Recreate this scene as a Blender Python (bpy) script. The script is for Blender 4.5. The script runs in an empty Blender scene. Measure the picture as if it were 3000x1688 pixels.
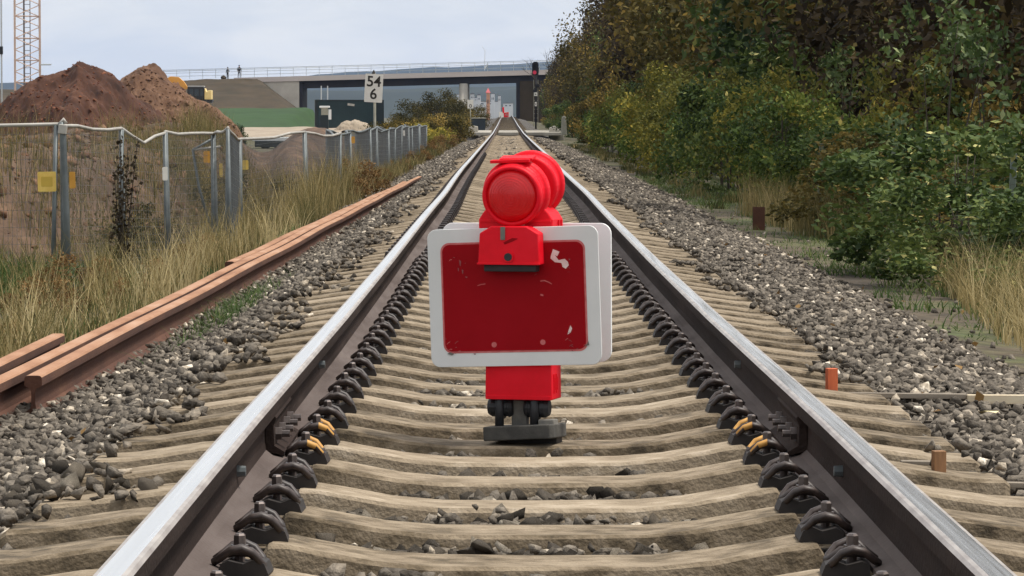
import bpy, bmesh, math, random
import numpy as np
from mathutils import Vector, Matrix, Euler

random.seed(7)
RNG = np.random.default_rng(11)
R = math.radians
scene = bpy.context.scene
COL = scene.collection

# ---------------------------------------------------------------- camera
FP = 10300.0                      # focal length in pixels of the 3000 px wide photograph
CAMX, CAMZ = -0.082, 0.768
VPX, VPY = 1484.0, 352.0          # where the rails would meet
cam_d = bpy.data.cameras.new('camera')
cam_d.sensor_width = 36.0
cam_d.lens = 36.0 * FP / 3000.0
cam_d.clip_start = 0.1
cam_d.clip_end = 40000.0
cam = bpy.data.objects.new('camera', cam_d)
COL.objects.link(cam)
cam.location = (CAMX, 0.0, CAMZ)
PITCH = math.atan((844.0 - VPY) / FP)
YAW = math.atan((1500.0 - VPX) / FP)
cam.rotation_euler = (R(90) - PITCH, 0.0, -YAW)
scene.camera = cam


def at(u, v, d):
    """point at distance d along the track for a pixel of the 3000x1688 photograph"""
    rx, ry, rz = (u - 1500.0) / FP, 1.0, (844.0 - v) / FP
    c, s = math.cos(PITCH), math.sin(PITCH)
    y, z = ry * c + rz * s, -ry * s + rz * c
    c, s = math.cos(-YAW), math.sin(-YAW)
    x, y = rx * c - y * s, rx * s + y * c
    k = d / y
    return Vector((CAMX + x * k, d, CAMZ + z * k))


def lat(u, d):
    return at(u, VPY, d).x


def hgt(v, d):
    return at(VPX, v, d).z


K = 3000.0 / 2575.0

# ---------------------------------------------------------------- sky, sun, exposure
world = bpy.data.worlds.new('World')
scene.world = world
world.use_nodes = True
SUN_EL, SUN_AZ = R(66), R(88)     # azimuth measured from +y (along the track) towards +x
nt = world.node_tree
nt.nodes.clear()
n_out = nt.nodes.new('ShaderNodeOutputWorld')
n_sky = nt.nodes.new('ShaderNodeTexSky')
n_sky.sky_type = 'NISHITA'
n_sky.sun_disc = False
n_sky.sun_elevation = SUN_EL
n_sky.sun_rotation = SUN_AZ
n_sky.air_density = 1.0
n_sky.dust_density = 2.5
n_b1 = nt.nodes.new('ShaderNodeBackground')
n_b1.inputs['Strength'].default_value = 0.05
nt.links.new(n_sky.outputs[0], n_b1.inputs['Color'])
n_tc = nt.nodes.new('ShaderNodeTexCoord')
n_map = nt.nodes.new('ShaderNodeMapping')
n_map.inputs['Scale'].default_value = (13.0, 13.0, 46.0)
nt.links.new(n_tc.outputs['Generated'], n_map.inputs['Vector'])
n_noise = nt.nodes.new('ShaderNodeTexNoise')
n_noise.inputs['Scale'].default_value = 1.6
n_noise.inputs['Detail'].default_value = 5.0
n_noise.inputs['Roughness'].default_value = 0.55
n_noise.inputs['Distortion'].default_value = 0.4
nt.links.new(n_map.outputs[0], n_noise.inputs['Vector'])
n_ramp = nt.nodes.new('ShaderNodeValToRGB')
n_ramp.color_ramp.elements[0].position = 0.36
n_ramp.color_ramp.elements[0].color = (0.80, 0.83, 0.87, 1)
n_ramp.color_ramp.elements[1].position = 0.66
n_ramp.color_ramp.elements[1].color = (0.97, 0.965, 0.94, 1)
nt.links.new(n_noise.outputs[0], n_ramp.inputs[0])
n_b2 = nt.nodes.new('ShaderNodeBackground')
n_b2.inputs['Strength'].default_value = 0.41
nt.links.new(n_ramp.outputs[0], n_b2.inputs['Color'])
n_mix = nt.nodes.new('ShaderNodeMixShader')
n_mix.inputs[0].default_value = 0.86
nt.links.new(n_b1.outputs[0], n_mix.inputs[1])
nt.links.new(n_b2.outputs[0], n_mix.inputs[2])
nt.links.new(n_mix.outputs[0], n_out.inputs['Surface'])

sun_d = bpy.data.lights.new('sun', 'SUN')
sun_d.energy = 1.5
sun_d.angle = R(10)
sun_d.color = (1.0, 0.95, 0.87)
sun = bpy.data.objects.new('sun', sun_d)
COL.objects.link(sun)
sun.location = (30, 0, 60)
_dir = Vector((math.sin(SUN_AZ) * math.cos(SUN_EL), math.cos(SUN_AZ) * math.cos(SUN_EL), math.sin(SUN_EL)))
sun.rotation_euler = (-_dir).to_track_quat('-Z', 'Y').to_euler()

scene.view_settings.view_transform = 'Standard'
scene.view_settings.look = 'None'
scene.view_settings.gamma = 1.0
scene.view_settings.exposure = 1.42
scene.render.engine = 'CYCLES'
scene.cycles.max_bounces = 6
scene.cycles.diffuse_bounces = 3
scene.cycles.transparent_max_bounces = 6
scene.cycles.volume_bounces = 1
scene.cycles.use_denoising = True

# ---------------------------------------------------------------- materials
MATS = {}


def new_mat(name):
    m = bpy.data.materials.new(name)
    m.use_nodes = True
    MATS[name] = m
    n = m.node_tree.nodes
    return m, n, m.node_tree.links, n['Principled BSDF']


def ramp(n, stops, interp='LINEAR'):
    r = n.new('ShaderNodeValToRGB')
    cr = r.color_ramp
    cr.interpolation = interp
    while len(cr.elements) < len(stops):
        cr.elements.new(0.5)
    for e, (p, c) in zip(cr.elements, stops):
        e.position = p
        e.color = (c[0], c[1], c[2], 1)
    return r


def surf(name, stops, scale=8.0, detail=6.0, rough=0.85, bump=0.0, bscale=None, metallic=0.0,
         stretch=(1, 1, 1), coat=0.0, spec=None, spread=0.0, rough_var=0.0):
    """noise-coloured surface; spread adds a second, larger stain noise"""
    m, n, l, b = new_mat(name)
    tc = n.new('ShaderNodeTexCoord')
    mp = n.new('ShaderNodeMapping')
    mp.inputs['Scale'].default_value = stretch
    l.new(tc.outputs['Object'], mp.inputs['Vector'])
    no = n.new('ShaderNodeTexNoise')
    no.inputs['Scale'].default_value = scale
    no.inputs['Detail'].default_value = detail
    no.inputs['Roughness'].default_value = 0.62
    l.new(mp.outputs[0], no.inputs['Vector'])
    fac = no.outputs[0]
    if spread:
        n2 = n.new('ShaderNodeTexNoise')
        n2.inputs['Scale'].default_value = scale * 0.17
        n2.inputs['Detail'].default_value = 3
        l.new(tc.outputs['Object'], n2.inputs['Vector'])
        oi = n.new('ShaderNodeObjectInfo')
        mm = n.new('ShaderNodeMath'); mm.operation = 'MULTIPLY_ADD'
        l.new(n2.outputs[0], mm.inputs[0]); mm.inputs[1].default_value = spread
        l.new(no.outputs[0], mm.inputs[2])
        ma = n.new('ShaderNodeMath'); ma.operation = 'MULTIPLY_ADD'
        l.new(oi.outputs['Random'], ma.inputs[0]); ma.inputs[1].default_value = spread * 0.35
        l.new(mm.outputs[0], ma.inputs[2])
        ms = n.new('ShaderNodeMath'); ms.operation = 'SUBTRACT'
        l.new(ma.outputs[0], ms.inputs[0]); ms.inputs[1].default_value = spread * 0.67
        fac = ms.outputs[0]
    r = ramp(n, stops)
    l.new(fac, r.inputs[0])
    l.new(r.outputs[0], b.inputs['Base Color'])
    b.inputs['Roughness'].default_value = rough
    b.inputs['Metallic'].default_value = metallic
    if rough_var:
        mr = n.new('ShaderNodeMapRange')
        mr.inputs[1].default_value = 0.3; mr.inputs[2].default_value = 0.7
        mr.inputs[3].default_value = rough - rough_var; mr.inputs[4].default_value = rough + rough_var
        l.new(no.outputs[0], mr.inputs[0]); l.new(mr.outputs[0], b.inputs['Roughness'])
    if spec is not None:
        b.inputs['Specular IOR Level'].default_value = spec
    if coat:
        b.inputs['Coat Weight'].default_value = coat
        b.inputs['Coat Roughness'].default_value = 0.12
    if bump:
        bp = n.new('ShaderNodeBump')
        bp.inputs['Strength'].default_value = bump
        bp.inputs['Distance'].default_value = 0.02
        nb = no
        if bscale:
            nb = n.new('ShaderNodeTexNoise')
            nb.inputs['Scale'].default_value = bscale
            nb.inputs['Detail'].default_value = 5
            l.new(tc.outputs['Object'], nb.inputs['Vector'])
        l.new(nb.outputs[0], bp.inputs['Height'])
        l.new(bp.outputs[0], b.inputs['Normal'])
    return m


def tinted(name, stops, rough=0.9, spec=0.2, translucent=0.0, speck=0.0, speck_scale=60.0, vary=0.0):
    """colour from the per-piece attribute 'tint'"""
    m, n, l, b = new_mat(name)
    a = n.new('ShaderNodeAttribute')
    a.attribute_name = 'tint'
    fac = a.outputs['Fac']
    if vary:
        oi = n.new('ShaderNodeObjectInfo')
        v1 = n.new('ShaderNodeMath'); v1.operation = 'SUBTRACT'; l.new(oi.outputs['Random'], v1.inputs[0]); v1.inputs[1].default_value = 0.5
        v2 = n.new('ShaderNodeMath'); v2.operation = 'MULTIPLY_ADD'; l.new(v1.outputs[0], v2.inputs[0]); v2.inputs[1].default_value = vary * 2; l.new(fac, v2.inputs[2])
        fac = v2.outputs[0]
    if speck:
        tc = n.new('ShaderNodeTexCoord')
        no = n.new('ShaderNodeTexNoise')
        no.inputs['Scale'].default_value = speck_scale
        no.inputs['Detail'].default_value = 4
        l.new(tc.outputs['Object'], no.inputs['Vector'])
        s1 = n.new('ShaderNodeMath'); s1.operation = 'SUBTRACT'
        l.new(no.outputs[0], s1.inputs[0]); s1.inputs[1].default_value = 0.5
        s2 = n.new('ShaderNodeMath'); s2.operation = 'MULTIPLY_ADD'
        l.new(s1.outputs[0], s2.inputs[0]); s2.inputs[1].default_value = speck
        l.new(fac, s2.inputs[2])
        fac = s2.outputs[0]
    r = ramp(n, stops)
    l.new(fac, r.inputs[0])
    l.new(r.outputs[0], b.inputs['Base Color'])
    b.inputs['Roughness'].default_value = rough
    b.inputs['Specular IOR Level'].default_value = spec
    if speck:
        bp = n.new('ShaderNodeBump'); bp.inputs['Strength'].default_value = 1.0; bp.inputs['Distance'].default_value = 0.012
        l.new(no.outputs[0], bp.inputs['Height']); l.new(bp.outputs[0], b.inputs['Normal'])
    if translucent:
        t = n.new('ShaderNodeBsdfTranslucent')
        l.new(r.outputs[0], t.inputs['Color'])
        mx = n.new('ShaderNodeMixShader')
        mx.inputs[0].default_value = translucent
        out = n['Material Output']
        l.new(b.outputs[0], mx.inputs[1]); l.new(t.outputs[0], mx.inputs[2])
        l.new(mx.outputs[0], out.inputs['Surface'])
    return m


surf('concrete', [(0.27, (0.0650, 0.0481, 0.0289)), (0.40, (0.1624, 0.1221, 0.0760)), (0.52, (0.2459, 0.1909, 0.1281)), (0.66, (0.3156, 0.2493, 0.1720)), (0.8, (0.4363, 0.3568, 0.2640))],
     scale=15, detail=9, rough=0.95, bump=0.35, bscale=85, spread=0.65, stretch=(0.7, 1.25, 1.25))
surf('rail_rust', [(0.3, (0.0195, 0.0128, 0.0105)), (0.55, (0.0353, 0.0240, 0.0203)), (0.75, (0.0585, 0.0420, 0.0353))], scale=5, rough=0.9, spec=0.12,
     stretch=(1, 0.15, 1), bump=0.3, bscale=60)
surf('rail_foot', [(0.3, (0.0780, 0.0576, 0.0504)), (0.6, (0.1380, 0.1104, 0.0996)), (0.8, (0.2040, 0.1680, 0.1500))], scale=6, rough=0.85, spec=0.2,
     stretch=(1, 0.2, 1), bump=0.2, bscale=60)
surf('rail_shine', [(0.3, (0.74, 0.73, 0.72)), (0.7, (0.86, 0.86, 0.86))], scale=14, rough=0.24, metallic=0.92, stretch=(6, 0.05, 1), rough_var=0.06)
surf('rail_corner', [(0.3, (0.30, 0.26, 0.24)), (0.55, (0.46, 0.42, 0.39)), (0.75, (0.58, 0.53, 0.48))], scale=22, rough=0.5, metallic=0.6, stretch=(1, 0.3, 1))
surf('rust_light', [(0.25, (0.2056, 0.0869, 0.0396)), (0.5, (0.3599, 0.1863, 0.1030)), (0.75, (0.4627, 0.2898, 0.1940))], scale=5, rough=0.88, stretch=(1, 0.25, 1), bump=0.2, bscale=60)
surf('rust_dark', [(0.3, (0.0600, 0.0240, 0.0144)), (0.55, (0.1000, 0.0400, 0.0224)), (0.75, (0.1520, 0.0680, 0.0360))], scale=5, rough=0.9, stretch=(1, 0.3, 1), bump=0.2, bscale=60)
surf('clip_steel', [(0.3, (0.0190, 0.0139, 0.0126)), (0.6, (0.0494, 0.0341, 0.0294)), (0.8, (0.1045, 0.0697, 0.0588))], scale=20, rough=0.5)
surf('plate_plastic', [(0.3, (0.0156, 0.0126, 0.0115)), (0.7, (0.0364, 0.0287, 0.0252))], scale=20, rough=0.7)
surf('yellow_paint', [(0.3, (0.4400, 0.2040, 0.0360)), (0.7, (0.6240, 0.3400, 0.0840))], scale=30, rough=0.6)
surf('signal_red', [(0.2, (0.66, 0.002, 0.010)), (0.5, (0.78, 0.003, 0.016)), (0.85, (0.82, 0.012, 0.030))], scale=12, rough=0.5, spec=0.22)
surf('panel_red', [(0.2, (0.22, 0.0008, 0.004)), (0.5, (0.29, 0.0008, 0.005)), (0.8, (0.32, 0.002, 0.008))], scale=4, rough=0.6, spread=0.3, spec=0.12)
surf('panel_white', [(0.25, (0.6270, 0.6365, 0.6222)), (0.55, (0.7125, 0.7172, 0.7030)), (0.85, (0.7600, 0.7600, 0.7410))], scale=3, rough=0.55, spread=0.3)
surf('back_white', [(0.3, (0.90, 0.90, 0.89)), (0.7, (0.95, 0.95, 0.94))], scale=5, rough=0.5)
surf('chip_white', [(0.3, (0.66, 0.44, 0.42)), (0.7, (0.84, 0.70, 0.66))], scale=40, rough=0.8)
surf('scuff_pink', [(0.3, (0.50, 0.10, 0.10)), (0.7, (0.66, 0.20, 0.19))], scale=40, rough=0.8)
surf('scuff_grey', [(0.3, (0.20, 0.03, 0.035)), (0.7, (0.33, 0.12, 0.12))], scale=60, rough=0.8)
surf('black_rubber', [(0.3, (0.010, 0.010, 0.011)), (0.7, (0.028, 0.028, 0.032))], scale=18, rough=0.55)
surf('dark_grey', [(0.3, (0.10, 0.095, 0.085)), (0.6, (0.17, 0.16, 0.14)), (0.8, (0.26, 0.24, 0.21))], scale=14, rough=0.85, bump=0.2)
surf('slab_grey', [(0.3, (0.045, 0.042, 0.038)), (0.6, (0.085, 0.08, 0.07)), (0.8, (0.17, 0.155, 0.135))], scale=16, rough=0.9, bump=0.3)
surf('bolt_steel', [(0.3, (0.0650, 0.0540, 0.0494)), (0.7, (0.1820, 0.1440, 0.1323))], scale=30, rough=0.45, metallic=0.5)
surf('galvanised', [(0.3, (0.0936, 0.1080, 0.1116)), (0.6, (0.1512, 0.1692, 0.1728)), (0.8, (0.2160, 0.2304, 0.2304))], scale=5, rough=0.55, metallic=0.35)
surf('galvanised_pale', [(0.3, (0.3400, 0.3230, 0.2890)), (0.7, (0.4760, 0.4505, 0.4080))], scale=5, rough=0.6, metallic=0.1)
surf('wire', [(0.3, (0.12, 0.125, 0.125)), (0.7, (0.20, 0.21, 0.21))], scale=5, rough=0.6, metallic=0.3)
surf('plate_yellow', [(0.3, (0.70, 0.44, 0.07)), (0.7, (0.86, 0.62, 0.16))], scale=7, rough=0.55)
surf('plate_print', [(0.3, (0.55, 0.36, 0.05)), (0.7, (0.62, 0.42, 0.06))], scale=7, rough=0.55)
surf('plate_orange', [(0.3, (0.62, 0.28, 0.03)), (0.7, (0.78, 0.40, 0.07))], scale=7, rough=0.55)
surf('plate_white', [(0.3, (0.8288, 0.7840, 0.7040)), (0.7, (0.9408, 0.8960, 0.8140))], scale=7, rough=0.6)
surf('ink', [(0.3, (0.020, 0.016, 0.012)), (0.7, (0.045, 0.036, 0.028))], scale=7, rough=0.7)
surf('post_grey', [(0.3, (0.26, 0.25, 0.20)), (0.7, (0.38, 0.37, 0.30))], scale=7, rough=0.8)
surf('post_green', [(0.3, (0.0975, 0.1275, 0.1008)), (0.7, (0.1575, 0.1875, 0.1512))], scale=7, rough=0.7)
surf('stake_orange', [(0.3, (0.50, 0.10, 0.035)), (0.7, (0.64, 0.16, 0.06))], scale=20, rough=0.8, stretch=(3, 3, 0.6))
surf('stake_wood', [(0.3, (0.20, 0.10, 0.045)), (0.7, (0.34, 0.18, 0.085))], scale=20, rough=0.85, stretch=(3, 3, 0.5))
surf('batten_pale', [(0.3, (0.60, 0.48, 0.32)), (0.7, (0.76, 0.66, 0.48))], scale=14, rough=0.85, stretch=(0.4, 3, 3))
surf('batten_grey', [(0.3, (0.17, 0.14, 0.11)), (0.7, (0.32, 0.27, 0.21))], scale=14, rough=0.9, stretch=(0.4, 3, 3))
surf('earth_red', [(0.32, (0.0196, 0.0077, 0.0040)), (0.46, (0.0543, 0.0218, 0.0119)), (0.58, (0.0792, 0.0331, 0.0185)), (0.72, (0.1207, 0.0563, 0.0331))], scale=0.8, detail=9, rough=1.0, bump=0.9, bscale=2.5, spread=0.4)
surf('earth_tan', [(0.32, (0.0400, 0.0187, 0.0091)), (0.46, (0.1000, 0.0499, 0.0274)), (0.58, (0.1360, 0.0718, 0.0403)), (0.72, (0.2000, 0.1131, 0.0669))], scale=0.9, detail=9, rough=1.0, bump=0.9, bscale=2.5, spread=0.4)
surf('earth_bank', [(0.3, (0.0302, 0.0181, 0.0115)), (0.48, (0.0794, 0.0478, 0.0302)), (0.62, (0.1247, 0.0761, 0.0488)), (0.78, (0.2117, 0.1269, 0.0789))], scale=1.6, detail=9, rough=1.0, bump=0.8, bscale=6, spread=0.5)
surf('embankment_soil', [(0.3, (0.0254, 0.0201, 0.0078)), (0.5, (0.0486, 0.0335, 0.0164)), (0.72, (0.0717, 0.0491, 0.0254))], scale=0.25, detail=8, rough=1.0, bump=0.5, bscale=0.8)
surf('meadow', [(0.3, (0.0123, 0.0372, 0.0034)), (0.6, (0.0194, 0.0571, 0.0053)), (0.8, (0.0299, 0.0671, 0.0076))], scale=0.3, detail=8, rough=1.0, bump=0.4, bscale=3)
surf('sand', [(0.3, (0.2376, 0.1872, 0.1368)), (0.6, (0.3456, 0.2808, 0.2088)), (0.8, (0.4176, 0.3528, 0.2736))], scale=0.5, detail=8, rough=1.0, bump=0.4, bscale=3)
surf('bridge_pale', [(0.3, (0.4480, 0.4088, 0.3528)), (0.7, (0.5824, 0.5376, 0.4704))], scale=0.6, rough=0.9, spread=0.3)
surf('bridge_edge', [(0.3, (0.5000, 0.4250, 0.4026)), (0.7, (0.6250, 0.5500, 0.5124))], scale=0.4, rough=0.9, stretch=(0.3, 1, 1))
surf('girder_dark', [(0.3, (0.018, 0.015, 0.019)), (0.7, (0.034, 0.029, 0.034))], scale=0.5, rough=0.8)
surf('railing_grey', [(0.3, (0.42, 0.45, 0.47)), (0.7, (0.52, 0.55, 0.57))], scale=2, rough=0.6)
surf('container_green', [(0.3, (0.010, 0.028, 0.032)), (0.7, (0.018, 0.046, 0.050))], scale=0.8, rough=0.6)
surf('container_dark', [(0.3, (0.004, 0.010, 0.012)), (0.7, (0.008, 0.018, 0.020))], scale=0.8, rough=0.6)
surf('white_paint', [(0.3, (0.74, 0.75, 0.74)), (0.7, (0.82, 0.83, 0.82))], scale=1.5, rough=0.6)
surf('house_white', [(0.3, (0.6290, 0.6364, 0.6512)), (0.7, (0.7140, 0.7224, 0.7392))], scale=0.2, rough=0.8)
surf('house_orange', [(0.3, (0.5400, 0.2400, 0.1150)), (0.7, (0.6660, 0.3400, 0.1840))], scale=0.2, rough=0.8)
surf('roof_red', [(0.3, (0.35, 0.06, 0.06)), (0.7, (0.48, 0.10, 0.09))], scale=0.2, rough=0.8)
surf('roof_grey', [(0.3, (0.14, 0.14, 0.15)), (0.7, (0.22, 0.22, 0.23))], scale=0.2, rough=0.8)
surf('crane_paint', [(0.3, (0.56, 0.38, 0.30)), (0.7, (0.74, 0.56, 0.46))], scale=2, rough=0.65)
surf('crane_ladder', [(0.3, (0.12, 0.10, 0.10)), (0.7, (0.22, 0.19, 0.18))], scale=2, rough=0.65)
surf('digger_orange', [(0.3, (0.58, 0.24, 0.03)), (0.7, (0.72, 0.36, 0.06))], scale=1.5, rough=0.5)
surf('digger_yellow', [(0.3, (0.62, 0.45, 0.15)), (0.7, (0.78, 0.62, 0.28))], scale=1.5, rough=0.5)
surf('digger_black', [(0.3, (0.006, 0.007, 0.008)), (0.7, (0.014, 0.015, 0.016))], scale=3, rough=0.5)
surf('digger_roof', [(0.3, (0.30, 0.31, 0.31)), (0.7, (0.40, 0.41, 0.41))], scale=3, rough=0.5)
surf('bark', [(0.3, (0.030, 0.022, 0.015)), (0.6, (0.065, 0.050, 0.036)), (0.8, (0.10, 0.080, 0.060))], scale=5, rough=0.95, stretch=(2, 2, 0.4), bump=0.6, bscale=14)
surf('hill_wood', [(0.3, (0.0084, 0.0140, 0.0098)), (0.55, (0.0182, 0.0266, 0.0168)), (0.75, (0.0420, 0.0462, 0.0280))], scale=0.004, detail=9, rough=1.0)
surf('cloth_dark', [(0.3, (0.012, 0.012, 0.016)), (0.7, (0.026, 0.026, 0.034))], scale=9, rough=0.9)
surf('cloth_grey', [(0.3, (0.06, 0.065, 0.08)), (0.7, (0.10, 0.105, 0.12))], scale=9, rough=0.9)
surf('skin', [(0.3, (0.40, 0.24, 0.17)), (0.7, (0.48, 0.30, 0.22))], scale=9, rough=0.7)
surf('hair_dark', [(0.3, (0.014, 0.010, 0.008)), (0.7, (0.03, 0.022, 0.016))], scale=9, rough=0.8)
surf('crossing_concrete', [(0.3, (0.27, 0.245, 0.205)), (0.7, (0.45, 0.42, 0.36))], scale=1.2, rough=0.9, spread=0.4)
surf('lens_glass', [(0.3, (0.62, 0.002, 0.006)), (0.7, (0.70, 0.006, 0.010))], scale=30, rough=0.38, spec=0.4, coat=0.3)
surf('leaf_yellow', [(0.3, (0.66, 0.52, 0.22)), (0.7, (0.80, 0.70, 0.42))], scale=30, rough=0.7)
surf('signal_black', [(0.3, (0.008, 0.007, 0.009)), (0.7, (0.018, 0.016, 0.02))], scale=4, rough=0.7)
surf('door_blue', [(0.3, (0.02, 0.03, 0.04)), (0.7, (0.03, 0.045, 0.055))], scale=2, rough=0.5)

tinted('stone', [(0.0, (0.0422, 0.0358, 0.0298)), (0.22, (0.0978, 0.0839, 0.0686)), (0.5, (0.1777, 0.1533, 0.1251)), (0.74, (0.2721, 0.2317, 0.1848)), (0.9, (0.4444, 0.3751, 0.2877)), (1.0, (0.7554, 0.6718, 0.5534))],
       rough=0.95, spec=0.1, speck=0.75, speck_scale=46)
tinted('leaf_green', [(0.0, (0.0331, 0.0570, 0.0162)), (0.35, (0.0918, 0.1390, 0.0309)), (0.65, (0.1835, 0.2281, 0.0487)), (0.85, (0.3211, 0.2941, 0.0649)), (0.95, (0.5506, 0.4277, 0.0892)), (1.0, (0.8158, 0.6772, 0.2271))], rough=0.7, spec=0.18, translucent=0.28, vary=0.16)
tinted('leaf_deep', [(0.0, (0.0225, 0.0397, 0.0123)), (0.4, (0.0674, 0.1059, 0.0273)), (0.75, (0.1459, 0.1853, 0.0465)), (0.93, (0.2995, 0.2979, 0.0902)), (1.0, (0.6738, 0.6123, 0.2457))], rough=0.65, spec=0.22, translucent=0.25, vary=0.16)
tinted('leaf_olive', [(0.0, (0.0392, 0.0366, 0.0125)), (0.4, (0.0935, 0.0776, 0.0223)), (0.75, (0.1583, 0.1200, 0.0334)), (0.92, (0.2639, 0.1830, 0.0473)), (1.0, (0.5127, 0.3514, 0.0974))], rough=0.75, spec=0.15, translucent=0.25, vary=0.2)
tinted('leaf_brown', [(0.0, (0.0243, 0.0172, 0.0095)), (0.4, (0.0547, 0.0388, 0.0203)), (0.75, (0.0912, 0.0634, 0.0298)), (0.95, (0.1580, 0.1080, 0.0373)), (1.0, (0.2431, 0.1871, 0.0639))], rough=0.75, spec=0.2, translucent=0.15)
tinted('leaf_gold', [(0.0, (0.1011, 0.1069, 0.0259)), (0.4, (0.2203, 0.2050, 0.0422)), (0.75, (0.4222, 0.3386, 0.0568)), (1.0, (0.7709, 0.5702, 0.1136))], rough=0.7, spec=0.15, translucent=0.3, vary=0.2)
tinted('leaf_pale', [(0.0, (0.03, 0.055, 0.015)), (0.4, (0.075, 0.115, 0.032)), (0.8, (0.16, 0.21, 0.07)), (1.0, (0.42, 0.46, 0.22))], rough=0.55, spec=0.3, translucent=0.3)
tinted('leaf_russet', [(0.0, (0.075, 0.042, 0.016)), (0.5, (0.17, 0.095, 0.035)), (1.0, (0.30, 0.18, 0.07))], rough=0.8, spec=0.2, translucent=0.2)
tinted('blade_dry', [(0.0, (0.055, 0.065, 0.022)), (0.3, (0.15, 0.135, 0.050)), (0.6, (0.29, 0.225, 0.095)), (0.85, (0.42, 0.325, 0.15)), (1.0, (0.58, 0.47, 0.25))], rough=0.8, spec=0.2, translucent=0.25)
tinted('blade_green', [(0.0, (0.030, 0.060, 0.014)), (0.5, (0.070, 0.125, 0.030)), (1.0, (0.19, 0.22, 0.075))], rough=0.7, spec=0.3, translucent=0.25)


tinted('clod', [(0.0, (0.0700, 0.0384, 0.0236)), (0.5, (0.1400, 0.0768, 0.0473)), (1.0, (0.2600, 0.1536, 0.0984))], rough=1.0)
tinted('clod_red', [(0.0, (0.0928, 0.0336, 0.0190)), (0.5, (0.1508, 0.0582, 0.0325)), (1.0, (0.2320, 0.0986, 0.0560))], rough=1.0)


def ground_material():
    m, n, l, b = new_mat('ground_soil')
    tc = n.new('ShaderNodeTexCoord')
    def noise(s, d=6):
        x = n.new('ShaderNodeTexNoise'); x.inputs['Scale'].default_value = s; x.inputs['Detail'].default_value = d
        l.new(tc.outputs['Object'], x.inputs['Vector']); return x
    a, c, e = noise(0.55, 8), noise(6.0, 8), noise(0.02, 5)
    r1 = ramp(n, [(0.30, (0.060, 0.045, 0.030)), (0.45, (0.105, 0.080, 0.050)), (0.55, (0.105, 0.100, 0.042)), (0.68, (0.075, 0.092, 0.032)), (0.8, (0.13, 0.115, 0.055))])
    r2 = ramp(n, [(0.3, (0.42, 0.42, 0.42)), (0.7, (1.25, 1.25, 1.25))])
    l.new(a.outputs[0], r1.inputs[0]); l.new(c.outputs[0], r2.inputs[0])
    mx = n.new('ShaderNodeMix'); mx.data_type = 'RGBA'; mx.blend_type = 'MULTIPLY'; mx.inputs[0].default_value = 1.0
    l.new(r1.outputs[0], mx.inputs[6]); l.new(r2.outputs[0], mx.inputs[7])
    l.new(mx.outputs[2], b.inputs['Base Color'])
    b.inputs['Roughness'].default_value = 1.0
    bp = n.new('ShaderNodeBump'); bp.inputs['Strength'].default_value = 0.7; bp.inputs['Distance'].default_value = 0.05
    l.new(c.outputs[0], bp.inputs['Height']); l.new(bp.outputs[0], b.inputs['Normal'])
ground_material()


def lamp_glow(name, col, strength):
    m, n, l, b = new_mat(name)
    b.inputs['Base Color'].default_value = (*col, 1)
    b.inputs['Emission Color'].default_value = (*col, 1)
    b.inputs['Emission Strength'].default_value = strength
lamp_glow('red_light', (0.8, 0.05, 0.10), 0.10)

# ---------------------------------------------------------------- mesh helpers


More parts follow.
